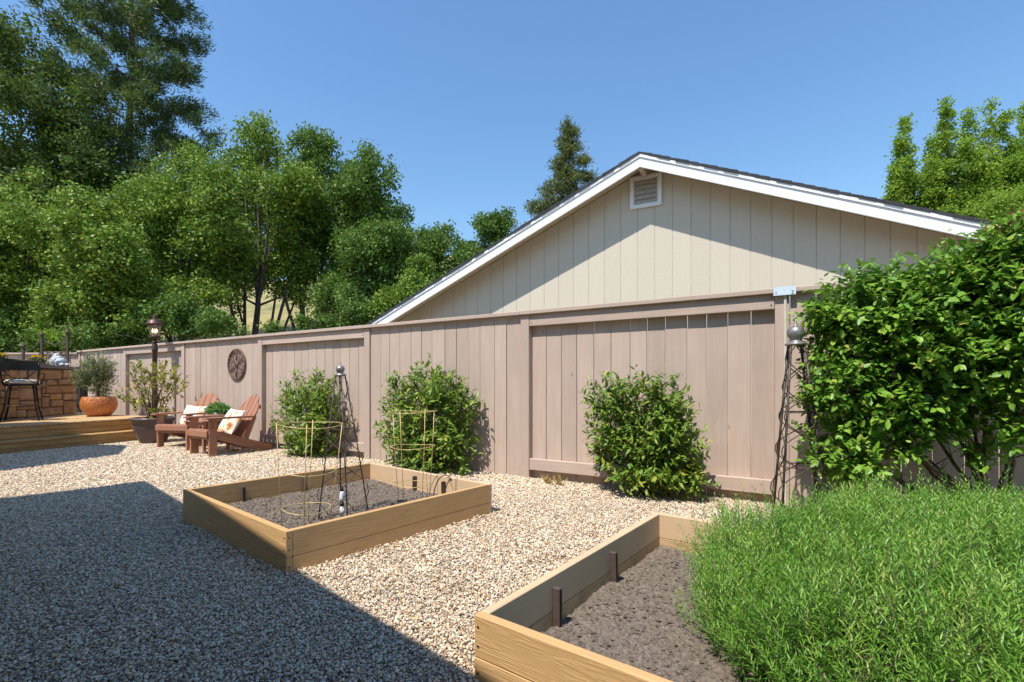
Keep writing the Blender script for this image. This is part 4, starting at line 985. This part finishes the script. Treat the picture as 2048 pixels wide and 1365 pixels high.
# ------------------------------------------------------------------ medallion on the fence
def medallion():
    Y = PL(477.5, FO, FN); c = Vector(((477.5-CX)/FPX*Y, Y, 0)) - FN*.038; c.z = CAMZ + (HOR-729.5)/FPX*Y
    t = thing('wall_medallion', 'round brown scrollwork medallion hung on the fence above the chairs', 'wall art', c, FTH); Rr = .255
    def circ(r, n=40): return [(r*math.cos(2*math.pi*k/n), 0, r*math.sin(2*math.pi*k/n)) for k in range(n+1)]
    MB().tube(circ(Rr), .012, 8, False).build('rim', M['medal'], t, True); MB().tube(circ(Rr-.026), .006, 6, False).build('inner_ring', M['medal'], t, True)
    MB().lathe([(.001,-.02), (.03,-.018), (.045,-.01), (.058,0), (.058,.008), (.001,.008)], 20).xf(lambda p: Vector((p.x, p.z, p.y))).build('boss', M['medal'], t, True)
    for k in range(6):
        a = 2*math.pi*k/6 + .52; ca, sa = math.cos(a), math.sin(a)
        def loc(r, s): return (r*ca - s*sa, 0, r*sa + s*ca)
        MB().tube([loc(.05, 0), loc(.12, .0), loc(Rr-.015, 0)], [.009, .007, .010], 6).build('spoke', M['medal'], t, True)
        for sg in (-1, 1):
            pts = []
            for j in range(22):
                q = j/21; an = q*7.6; rad = .05*(1-q*.82); pts.append(loc(.172 + rad*math.cos(an+2.6), sg*(.06 + rad*math.sin(an+2.6)*.95)))
            MB().tube([loc(.07, sg*.012), loc(.12, sg*.02)] + pts, .0048, 5).build('scroll', M['medal'], t, True)
medallion()

# ------------------------------------------------------------------ shrubs against the fence
def fence_shrub(label, px, seed, n, leaf):
    bl = []
    for (u, y, r) in px:
        Y = PL(u, FO - FN*.24, FN); c = P(u, y, Y); rr = r*Y/FPX*.88; c -= FN*random.uniform(-.02, .06)
        bl.append((c.x, c.y, c.z, rr, min(rr*.75, .2), rr))
    u0 = px[-1][0]; Y = PL(u0, FO - FN*.24, FN)
    return shrub('vine_shrub', label, 'shrub', ((u0-CX)/FPX*Y, Y, 0), bl, n, 8, leaf, .38, 'leaf_vine', 'clipped shrubs along the fence', twiglen=.165, up=.55, bias=tuple(-FN*.25), inner=.4, tmean=.52)
fence_shrub('leafy shrub against the fence, between the garden chairs and the wire obelisk', [(600,785,36),(640,780,36),(660,800,28),(585,815,30),(625,820,50),(655,850,40),(600,855,42),(640,885,40),(612,890,36),(572,840,22),(625,880,36)], 1, 640, .07)
fence_shrub('leafy shrub against the fence, middle one of three, behind a wire cage', [(800,790,36),(850,770,44),(900,785,40),(925,820,32),(800,840,42),(860,840,62),(915,870,46),(820,895,50),(880,915,48),(925,920,30),(785,870,22),(858,915,40)], 2, 950, .07)
fence_shrub('leafy shrub against the fence with bare gravel before it, nearest the brown obelisk', [(1220,800,44),(1270,795,46),(1330,795,42),(1345,835,44),(1230,860,52),(1290,870,70),(1350,890,56),(1260,920,56),(1320,940,56),(1370,945,36),(1210,905,28),(1395,960,18),(1292,950,50)], 3, 1100, .064)

# big bush at the right
def big_bush():
    px = [(1652,640,40),(1700,610,56),(1770,590,54),(1850,575,56),(1940,560,62),(2035,545,80),(1660,700,44),(1735,690,70),(1830,650,80),(1930,610,90),(2030,600,100),(1640,770,30),(1700,770,56),(1790,740,70),(1890,710,76),(1990,690,80),(2060,720,70),(1665,850,38),(1690,910,40),(1720,860,36),(1840,850,26),(1640,800,24),(2035,478,28),(2110,560,100),(2120,700,90),(1975,500,24),(1830,800,40),(1960,905,22),(2045,485,44),(1760,830,44),(1790,890,34),(1735,925,34),(1880,790,50),(1950,780,46),(2030,790,60),(1680,945,26),(1640,900,24),(1870,870,26),(2030,870,30),(1930,850,26)]
    bl = []
    for (u, y, r) in px:
        Y = PL(u, FO - FN*random.uniform(.42, .62), FN); c = P(u, y, Y); rr = r*Y/FPX; bl.append((c.x, c.y, c.z, rr, min(.3, rr), rr))
    Y = PL(1985, FO-FN*.4, FN); base = Vector(((1985-CX)/FPX*Y, Y, 0))
    root = shrub('leafy_bush', 'large glossy green bush shading the fence beside the brown obelisk', 'bush', base, bl, 4200, 8, .054, .56, 'leaf_bush', None, twiglen=.17, up=.35, bias=tuple(-FN*.3), inner=.45, nlimb=0, tmean=.45)
    m = MB()
    for (u, y) in ((1700,900),(1660,860),(1740,800),(1830,780),(1900,740),(1980,700),(1850,690),(2050,690),(1790,880),(1700,760),(1930,800),(2040,800)):
        Yt = PL(u, FO-FN*random.uniform(.3,.5), FN); e = P(u, y, Yt) - base; s0 = Vector((random.uniform(-.08,.1), random.uniform(-.06,.06), 0))
        mid = s0.lerp(e, .5) + Vector((random.uniform(-.05,.05), random.uniform(-.05,.05), random.uniform(-.05,.08)))
        m.tube([s0, s0.lerp(mid,.5)+Vector((random.uniform(-.03,.03),0,.02)), mid, mid.lerp(e,.5)+Vector((random.uniform(-.04,.04),0,0)), e], [.016,.013,.011,.008,.004], 6)
        for q in range(4):
            k = mid.lerp(e, random.uniform(-.3, .9)); m.tube([k, k+Vector((random.uniform(-.3,.1), random.uniform(-.1,.1), random.uniform(-.05,.25)))], [.005,.002], 4)
    m.build('branch', M['twig'], root, True)
    p, d = blob_points([b for b in bl if b[2] > 1.75], 90, .95); k = p[:,2] > 1.85; p = p[k]; n = len(p)
    q = np.repeat(p, 5, 0) + np.tile(np.arange(5)[:,None]*np.array([0,0,.016]), (n,1)) + rng.normal(size=(n*5,3))*.012
    leaf_mesh('new_growth', q-np.array(base), unit(rdirs(n*5)+np.array([0,0,.9])), rdirs(n*5), np.full(n*5,.035), np.full(n*5,.018), rng.random(n*5), M['leaf_new'], root, True)
big_bush()

# rosemary
def rosemary():
    base = Vector((1.75, 1.85, .03)); root = thing('rosemary_bush', 'dense green rosemary bush spilling over the raised bed in the foreground', 'shrub', base)
    dom = [(1.80,1.85,.06,.90,.93,.43), (1.25,1.45,.10,.55,.55,.33), (2.35,2.2,.06,.85,.85,.36), (1.35,2.25,.10,.52,.45,.30), (1.5,1.05,.08,.6,.45,.42), (2.3,1.3,.08,.8,.8,.45), (1.05,1.85,.05,.36,.4,.26), (2.0,2.55,.06,.62,.36,.32), (2.8,2.6,.06,.6,.45,.30)]
    D = np.array(dom); n = 12000
    w_ = D[:,3]*D[:,4]; k = rng.choice(len(D), n, p=w_/w_.sum()); d = rdirs(n); d[:,2] = np.abs(d[:,2])*1.0+.02; d = unit(d)
    r = .62 + .38*rng.random(n)**.6; p = D[k,:3] + d*r[:,None]*D[k,3:6]
    # keep the outer surface: drop sprigs deep inside other mounds
    q = ((p[:,None,:]-D[None,:,:3])/D[None,:,3:6]); inside = (np.sum(q*q, -1) < .42).any(1)
    keep = ~inside & (np.hypot(p[:,0], p[:,1]) > .62); p, d = p[keep], d[keep]; n = len(p)
    lump = np.array([mnoise.noise(Vector(v)*3.3) for v in p]); p[:,2] += lump*.07 + .03*np.array([mnoise.noise(Vector(v)*9) for v in p]) - .02
    long_ = rng.random(n) < .13
    td = unit(d*.5 + rdirs(n)*.34 + np.array([0,0,.95])); Ls = .13 + .11*rng.random(n) + np.where(long_, .12, 0)
    m = 34; kk = (np.arange(m)+.5)/m
    bend = unit(rdirs(n)+np.array([0,0,.3]))
    pos = p[:,None,:] + td[:,None,:]*(kk[None,:,None]-.45)*Ls[:,None,None] + bend[:,None,:]*(kk[None,:,None]**2)*Ls[:,None,None]*.14
    pos = pos.reshape(-1,3); nn = len(pos); tdd = np.repeat(td, m, 0); ang = np.tile(np.arange(m)*2.4, n) + np.repeat(rng.random(n)*6.28, m)
    a1 = unit(np.cross(tdd, np.array([.3,.9,.2]))); a2 = np.cross(tdd, a1); sd = a1*np.cos(ang)[:,None] + a2*np.sin(ang)[:,None]
    kt = np.tile(kk, n); ld = unit(tdd*(.55+.7*kt)[:,None] + sd*.85 + rdirs(nn)*.15)
    L = .037*(1-.45*kt**3)*(.7+.6*rng.random(nn)); W = L*.08 + .0017
    t = .38 + np.repeat(rng.normal(size=n)*.17 + lump*.3 + np.where(rng.random(n) < .06, .35, 0), m) + rng.normal(size=nn)*.10 + (kt-.5)*.35
    leaf_mesh('foliage', pos-np.array(base), ld, unit(np.array([0,0,1.0])+rdirs(nn)*.4), L, W, t, M['leaf_rose'], root)
    mb = MB(); b = np.array(base)
    for i in range(0, n, 4):
        a = Vector(p[i]-td[i]*.5*Ls[i]-b); e = Vector(p[i]+td[i]*.4*Ls[i]-b); mb.tube([a, e], [.0022, .0014], 3, False)
    for i in range(140):
        j = random.randrange(n); e = Vector(p[j]-b)*.96; s0 = Vector((e.x*.35, e.y*.35, 0)); mb.tube([s0, s0.lerp(e,.6)+Vector((0,0,.05)), e], [.008,.005,.002], 4, False)
    mb.build('stem', M['herbstem'], root)
    print('needles', nn)
rosemary()

# weeds and dry tufts
def tuft(label, u, y, n, h, mat='dryg'):
    c = G(u, y, .0); t = thing('grass_tuft', label, 'grass tuft', c, 0, 'dry weeds in the gravel'); m = MB()
    for i in range(n):
        a = random.uniform(0, 6.28); r = random.uniform(0, .05); d = Vector((random.uniform(-.5,.5), random.uniform(-.5,.5), 1)).normalized()*h*random.uniform(.5,1); s = Vector((math.cos(a), math.sin(a), 0)); b = s*r
        n0 = len(m.v); e = b+d; m.v += [tuple(b+s.cross(d).normalized()*.0025), tuple(b-s.cross(d).normalized()*.0025), tuple(b.lerp(e,.6)+s*.006), tuple(e+s*h*.25)]; m.f += [(n0, n0+1, n0+2), (n0+1, n0+3, n0+2)]
    o = m.build('blade', M[mat], t); tag(o, kind='stuff')
tuft('dry straw tuft at the fence foot, closest to the tall fence post', 1096, 966, 50, .10)
tuft('dry straw tuft at the fence foot, next to the nearest clipped shrub', 1118, 970, 40, .12)
tuft('small dry weeds under the garden chair nearest the raised bed', 470, 903, 70, .06)
tuft('small dry weeds at the tail of the garden chair nearest the raised bed', 515, 903, 50, .06)

def litter():
    n = 130; u = rng.uniform(420, 1480, n); y = 930 + 260*rng.random(n)**1.5; pts = np.array([tuple(G(a, b, .004)) for a, b in zip(u, y)]); k = ~in_bed(pts[:,0], pts[:,1], -.03) & (pts[:,0]*FN.x + pts[:,1]*FN.y < FD-.08)
    c0 = np.array(G(1300, 985, 0)); near = c0 + np.stack([rng.normal(size=70)*.28, rng.normal(size=70)*.09, np.full(70, .004)], 1); near = near[near[:,0]*FN.x + near[:,1]*FN.y < FD-.06]
    pts = np.concatenate([pts[k], near]); n = len(pts); d = rdirs(n); d[:,2] *= .2
    o = leaf_mesh('leaf_litter', pts, d, unit(rdirs(n)*.3+np.array([0,0,1.0])), .022+.02*rng.random(n), .012+.008*rng.random(n), rng.random(n), M['leaf_new'], None, True)
    tag(o, 'small dry fallen leaves scattered over the gravel', 'fallen leaves', None, 'stuff')
litter()

# ------------------------------------------------------------------ trees behind the fence
def conifer(name, label, u, Y, ztop, zlow, rmax, mat, nb, upsweep, tuft_n, needle, rtrunk, barkm, taper=1.0, per=26, gap=0.0, zb=0., size=.4, droop=0.):
    bx = (u-CX)/FPX*Y; org = Vector((bx, Y, zb)); root = thing(name, label, 'tree', org)
    mb = MB(); H = ztop-zb
    mb.tube([(random.uniform(-.06,.06), random.uniform(-.06,.06), H*i/9) for i in range(10)], [rtrunk*(1-.93*i/9) for i in range(10)], 9)
    P_, D_ = [], []
    for i in range(nb):
        k = (i+.5)/nb; z = zlow-zb + (ztop-zlow)*k; az = i*2.399+random.uniform(-.4,.4); ln = rmax*((1-k)**taper*.92+.06)*random.uniform(.65,1.12)
        dh = Vector((math.cos(az), math.sin(az), 0)); pts = [dh*ln*q + Vector((0,0, z + ln*(upsweep*q*q - droop*q))) for q in (0,.3,.6,.85,1)]
        rb = max(.012, rtrunk*.22*(1-k)); mb.tube(pts, [rb, rb*.8, rb*.55, rb*.35, rb*.15], 5)
        nt_ = max(3, int(tuft_n*ln/rmax)+2)
        for j in range(nt_):
            q = gap + (1-gap)*random.random()**.65; a = pts[0].lerp(pts[-1], q); a.z = z + ln*(upsweep*q*q - droop*q); a += Vector((random.gauss(0,1), random.gauss(0,1), random.gauss(.2,.7)))*ln*.11
            P_.append(a); D_.append(dh*(.6)+Vector((0,0,.55*upsweep+.1-droop*.4)))
    p = np.array(P_); d = np.array(D_); n = len(p)
    cl = np.repeat(p, per, 0); dd = np.repeat(d, per, 0); m = len(cl)
    off = rng.normal(size=(m,3))*size*np.array([1,1,.8])*.5
    ld = unit(dd + rdirs(m)*.75); t = .45 + np.repeat(rng.normal(size=n)*.16, per) + rng.normal(size=m)*.13
    L = needle*(.6+.8*rng.random(m))
    leaf_mesh('crown', cl+off, ld, rdirs(m), L, L*.2, t, M[mat], root)
    mb.build('trunk', M[barkm], root, True)
    return root
conifer('tall_conifer', 'tall open conifer with tufted upswept branches at the upper left', 262, 20, 25.5, 5.5, 3.9, 'leaf_conifer', 92, .45, 28, .19, .20, 'redbark', .6, 84, .05, size=.30)
conifer('redwood_tree', 'distant dark conifer standing behind the gable roof', 1137, 30, 16.9, 4.0, 5.6, 'leaf_spruce', 92, .14, 30, .24, .28, 'redbark', 1.08, 52, .05, size=.32, droop=.26)
conifer('cypress_tree', 'small dark cypress beside the broadleaf trees left of the roof', 810, 30, 10.4, 2.0, 1.5, 'leaf_conifer', 44, .6, 9, .28, .16, 'redbark', .5, 26, .0, size=.4)

broad_tree('oak_tree', 'dark oak with bare lower limbs at the left edge of the picture', 30, 17, [(0,90,44),(50,75,34),(40,150,62),(90,190,60),(10,210,60),(130,260,54),(70,290,66),(0,330,60),(170,330,62),(110,370,66),(215,385,56),(60,420,60),(160,430,64),(-60,180,80),(-70,330,90),(250,420,46),(-40,60,60)], 'leaf_oak', 1500, 26, .15, .44, trunk=.24)
broad_tree('leafy_tree', 'bright green tree at the left edge under the dark oak', 45, 14, [(30,400,56),(70,460,60),(10,480,56),(110,500,50),(40,540,60),(90,580,60),(10,600,56),(140,560,46),(60,640,56),(-40,450,70),(-40,580,80)], 'leaf_light', 1050, 24, .115, .36)
broad_tree('leafy_tree', 'light green tree behind the lamp post and wrought iron gate', 190, 13.2, [(150,420,40),(185,470,54),(230,510,54),(160,530,50),(200,580,60),(130,610,50),(250,590,50),(180,650,56),(240,650,50),(110,660,40),(290,640,40)], 'leaf_light', 1050, 24, .11, .34)
broad_tree('leafy_tree', 'green tree with thin dark stems right of the lamp post', 365, 15, [(395,325,36),(360,370,56),(420,380,54),(300,410,54),(350,440,66),(430,450,60),(280,480,54),(390,520,66),(320,550,60),(450,540,50),(360,600,56),(300,620,50),(430,590,34),(255,450,36),(260,560,40)], 'leaf_light', 1250, 24, .12, .38, trunk=.12, stems=5)
broad_tree('leafy_tree', 'tallest broadleaf tree with a narrow top above the round medallion', 505, 16.5, [(522,265,28),(500,300,38),(545,310,36),(480,350,50),(550,370,56),(510,410,62),(450,400,44),(580,430,60),(460,470,58),(540,490,66),(600,510,50),(490,550,54),(560,560,48),(440,555,50),(620,380,40),(600,590,26),(470,600,30)], 'leaf_light', 1350, 24, .12, .38, trunk=.15, stems=6)
broad_tree('leafy_tree', 'green tree with rounded double top standing above the fence step', 640, 17.5, [(618,290,30),(650,330,46),(600,340,40),(690,370,48),(640,400,60),(720,420,50),(670,470,64),(610,450,50),(730,500,54),(640,530,52),(700,550,46),(600,540,36)], 'leaf_mid', 1150, 24, .125, .4, trunk=.15, stems=5)
broad_tree('leafy_tree', 'darker green tree leaning toward the roof edge', 735, 16, [(740,320,28),(760,365,36),(715,380,40),(750,430,46),(780,480,44),(720,490,50),(770,540,50),(790,590,40),(700,580,46),(745,610,46),(660,600,44),(800,430,20),(690,630,40)], 'leaf_mid', 1050, 24, .12, .38, trunk=.13)
broad_tree('leafy_tree', 'pale green shrubby tree where the roof edge meets the fence', 800, 13.5, [(800,590,30),(770,620,30),(830,570,26),(790,650,34),(850,600,22),(740,640,28),(840,540,22)], 'leaf_light', 420, 22, .10, .3, trunk=.07)
broad_tree('leafy_tree', 'round topped green tree just left of the sloping roof', 870, 19, [(850,475,24),(885,485,26),(870,515,34),(905,530,28),(840,520,26),(870,570,36),(920,500,22),(895,570,30)], 'leaf_mid', 520, 22, .12, .36, trunk=.12)
broad_tree('leafy_tree', 'green treetop peeking over the middle of the left roof slope', 990, 21, [(1005,445,22),(975,455,24),(985,485,26),(950,500,18),(930,510,18),(1000,480,20),(965,520,24),(1010,520,30)], 'leaf_mid', 420, 22, .125, .36, trunk=.12)
broad_tree('leafy_shrub', 'reddish tipped shrub above the far fence at the left edge', 15, 12.9, [(15,655,30),(40,675,26),(-20,660,40),(70,690,20),(10,690,26)], 'leaf_mid', 260, 22, .085, .24, trunk=.05, cat='shrub')
broad_tree('leafy_shrub', 'yellow green shrub seen through the wrought iron gate', 110, 12.5, [(105,685,20),(120,695,18),(90,695,16),(140,680,14)], 'leaf_ginkgo', 150, 20, .075, .2, trunk=.04, cat='shrub')
broad_tree('leafy_shrub', 'low dark green hedge shrub just behind the lamp lantern', 320, 12.4, [(280,655,34),(330,650,38),(380,645,36),(430,650,28),(240,665,36),(200,675,34),(160,680,28),(300,625,26),(360,618,22),(220,640,24)], 'leaf_mid', 520, 20, .09, .26, trunk=.05, cat='shrub')
broad_tree('leafy_shrub', 'low mixed shrub on the dry slope above the round medallion', 560, 13, [(445,655,20),(480,662,14),(545,660,12),(610,650,14),(660,640,20),(700,632,26),(735,634,22),(690,600,22)], 'leaf_mid', 230, 20, .085, .22, trunk=.05, cat='shrub')
broad_tree('background_tree', 'dark tree mass filling the gap below the tall conifer', 240, 25, [(150,420,110),(250,470,110),(90,530,110),(200,580,120),(320,560,100),(20,620,100),(290,400,60),(380,480,90)], 'leaf_oak', 1000, 26, .22, .7, trunk=.3)
broad_tree('background_tree', 'dark tree standing on the slope behind the broadleaf trees', 600, 27, [(520,420,80),(600,420,80),(680,450,80),(560,490,80),(650,510,80),(740,500,70),(450,450,70),(770,560,60)], 'leaf_mid', 800, 26, .2, .66, trunk=.28)

def ginkgo(label, u, Y, spires):
    bx = (u-CX)/FPX*Y; org = Vector((bx, Y, 0)); root = thing('columnar_tree', label, 'tree', org, 0, 'pale upright trees beyond the roof'); bl = []; mb = MB(); zb = 470
    for (us, yt, wd, lean) in spires:
        n = 9
        for i in range(n):
            k = i/(n-1); y = yt + 12 + (zb-yt)*k; r = 1.25*wd*(.16+.84*k**.95)*random.uniform(.7,1.25); c = P(us+lean*k+random.uniform(-4,4), y, Y+random.uniform(-.5,.5)); bl.append((c.x, c.y, c.z, r*Y/FPX, r*Y/FPX, (18+8*k)*Y/FPX))
        a = P(us+lean, zb, Y)-org; e = P(us, yt+70, Y)-org; mb.tube([Vector((0,0,2)), a, a.lerp(e,.5), e], [.13,.09,.06,.015], 6)
    mb.tube([(0,0,0),(0,0,2.05)], [.2,.14], 8)
    crown('crown', bl, 520*len(spires), 30, .2, .1, M['leaf_ginkgo'], root, org, wide=.7)
    mb.build('trunk', M['bark'], root, True)
ginkgo('pale green upright tree with a single spire, first past the roof slope', 1812, 21, [(1808,240,30,4),(1790,350,22,0)])
ginkgo('pale green upright tree with twin spires rising over the roof', 1885, 20.5, [(1896,200,28,-2),(1863,275,22,0),(1880,330,34,0)])
ginkgo('pale green upright tree with many spires at the right edge', 1985, 19.5, [(1940,222,24,-4),(1978,205,26,-6),(2012,225,28,-4),(2050,215,32,0),(1960,300,40,0),(2030,300,46,0),(2090,240,40,0)])
broad_tree('leafy_shrub', 'yellow green tree behind the roof end at the right edge', 2030, 15, [(2010,420,24),(2040,405,28),(2070,420,34),(1990,440,16)], 'leaf_ginkgo', 260, 20, .1, .3, trunk=.08, cat='shrub')

# ------------------------------------------------------------------ the yard's own house and umbrella beside the camera (they shade the gravel)
def own_house():
    tl = 1/math.tan(SUN_EL); H = 2.55; ld = Vector((math.sin(SUN_AZ), math.cos(SUN_AZ), 0))*tl
    # eave line: its shadow runs along these two ground points
    a = Vector((-3.78, 5.05, 0)) - ld*H; b = Vector((-.165, 1.724, 0)) - ld*H
    e = (b-a).normalized(); q = Vector((-e.y, e.x, 0)); q = q if q.dot(Vector((-1,-1,0))) > 0 else -q
    th = math.atan2(e.x, e.y)
    h = thing('garden_house', 'house whose eave overhangs the camera side of the gravel yard', 'house', (a.x, a.y, 0))
    def W(s, d, z): v = e*s + q*d; return (v.x, v.y, z)
    m = MB(); L = 11; pit = .33
    m.prism([(0, H), (4.2, H+4.2*pit), (8.4, H), (8.4, H-.12), (4.2, H+4.2*pit-.12), (0, H-.12)], lambda d, z: W(0, d, z), lambda d, z: W(L, d, z)); m.build('roof', M['shingle'], h)
    MB().prism([(-.10, H-.005), (-.005, H-.005), (-.005, H-.12), (-.07, H-.12)], lambda d, z: W(.02, d+.1, z-.0), lambda d, z: W(L, d+.1, z)).build('gutter', M['white'], h)
    MB().prism([(.7, -.05), (7.7, -.05), (7.7, H+.05), (4.2, H+1.1), (.7, H+.05)], lambda d, z: W(.6, d, z), lambda d, z: W(L-.6, d, z)).build('wall', M['stucco'], h)
    MB().prism([(1.5, H+.3), (7.2, H+.3), (7.2, H+2.45), (1.5, H+2.45)], lambda d, z: W(1.2, d, z), lambda d, z: W(L-.6, d, z)).build('sky_blocker_wall', M['stucco'], h)  # upper storey added out of view to block sky light on the shaded gravel
    MB().prism([(1.42, H+2.46), (4.3, H+3.5), (7.3, H+2.46), (7.3, H+2.38), (4.3, H+3.42), (1.42, H+2.38)], lambda d, z: W(1.1, d, z), lambda d, z: W(L, d, z)).build('sky_blocker_roof', M['shingle'], h)  # roof of the added storey, also unseen
    # patio umbrella on the deck
    Hz = 2.95; c = Vector((-7.2, 6.6, 0)) - ld*(Hz); u = thing('patio_umbrella', 'tan patio umbrella standing on the deck by the house', 'umbrella', (c.x, c.y, DECKZ))
    n = 8; r = 1.68; m = MB(); m.v = [(0, 0, Hz+.5-DECKZ)] + [(r*math.cos(2*math.pi*k/n+.2), r*math.sin(2*math.pi*k/n+.2), Hz-DECKZ) for k in range(n)]
    m.v += [(x*.98, y*.98, z-.02) for x, y, z in m.v]
    m.f = [(0, 1+k, 1+(k+1) % n) for k in range(n)] + [(n+1, n+2+(k+1) % n, n+2+k) for k in range(n)] + [(1+k, n+2+k, n+2+(k+1) % n, 1+(k+1) % n) for k in range(n)]
    m.build('canopy', M['canvas'], u); MB().tube([(0,0,0), (0,0,Hz+.45-DECKZ)], .025, 10).build('pole', M['bronze'], u, True); MB().lathe([(.001,0), (.25,0), (.25,.05), (.06,.08), (.05,.2), (.001,.2)], 20).build('base', M['black'], u, True)
own_house()
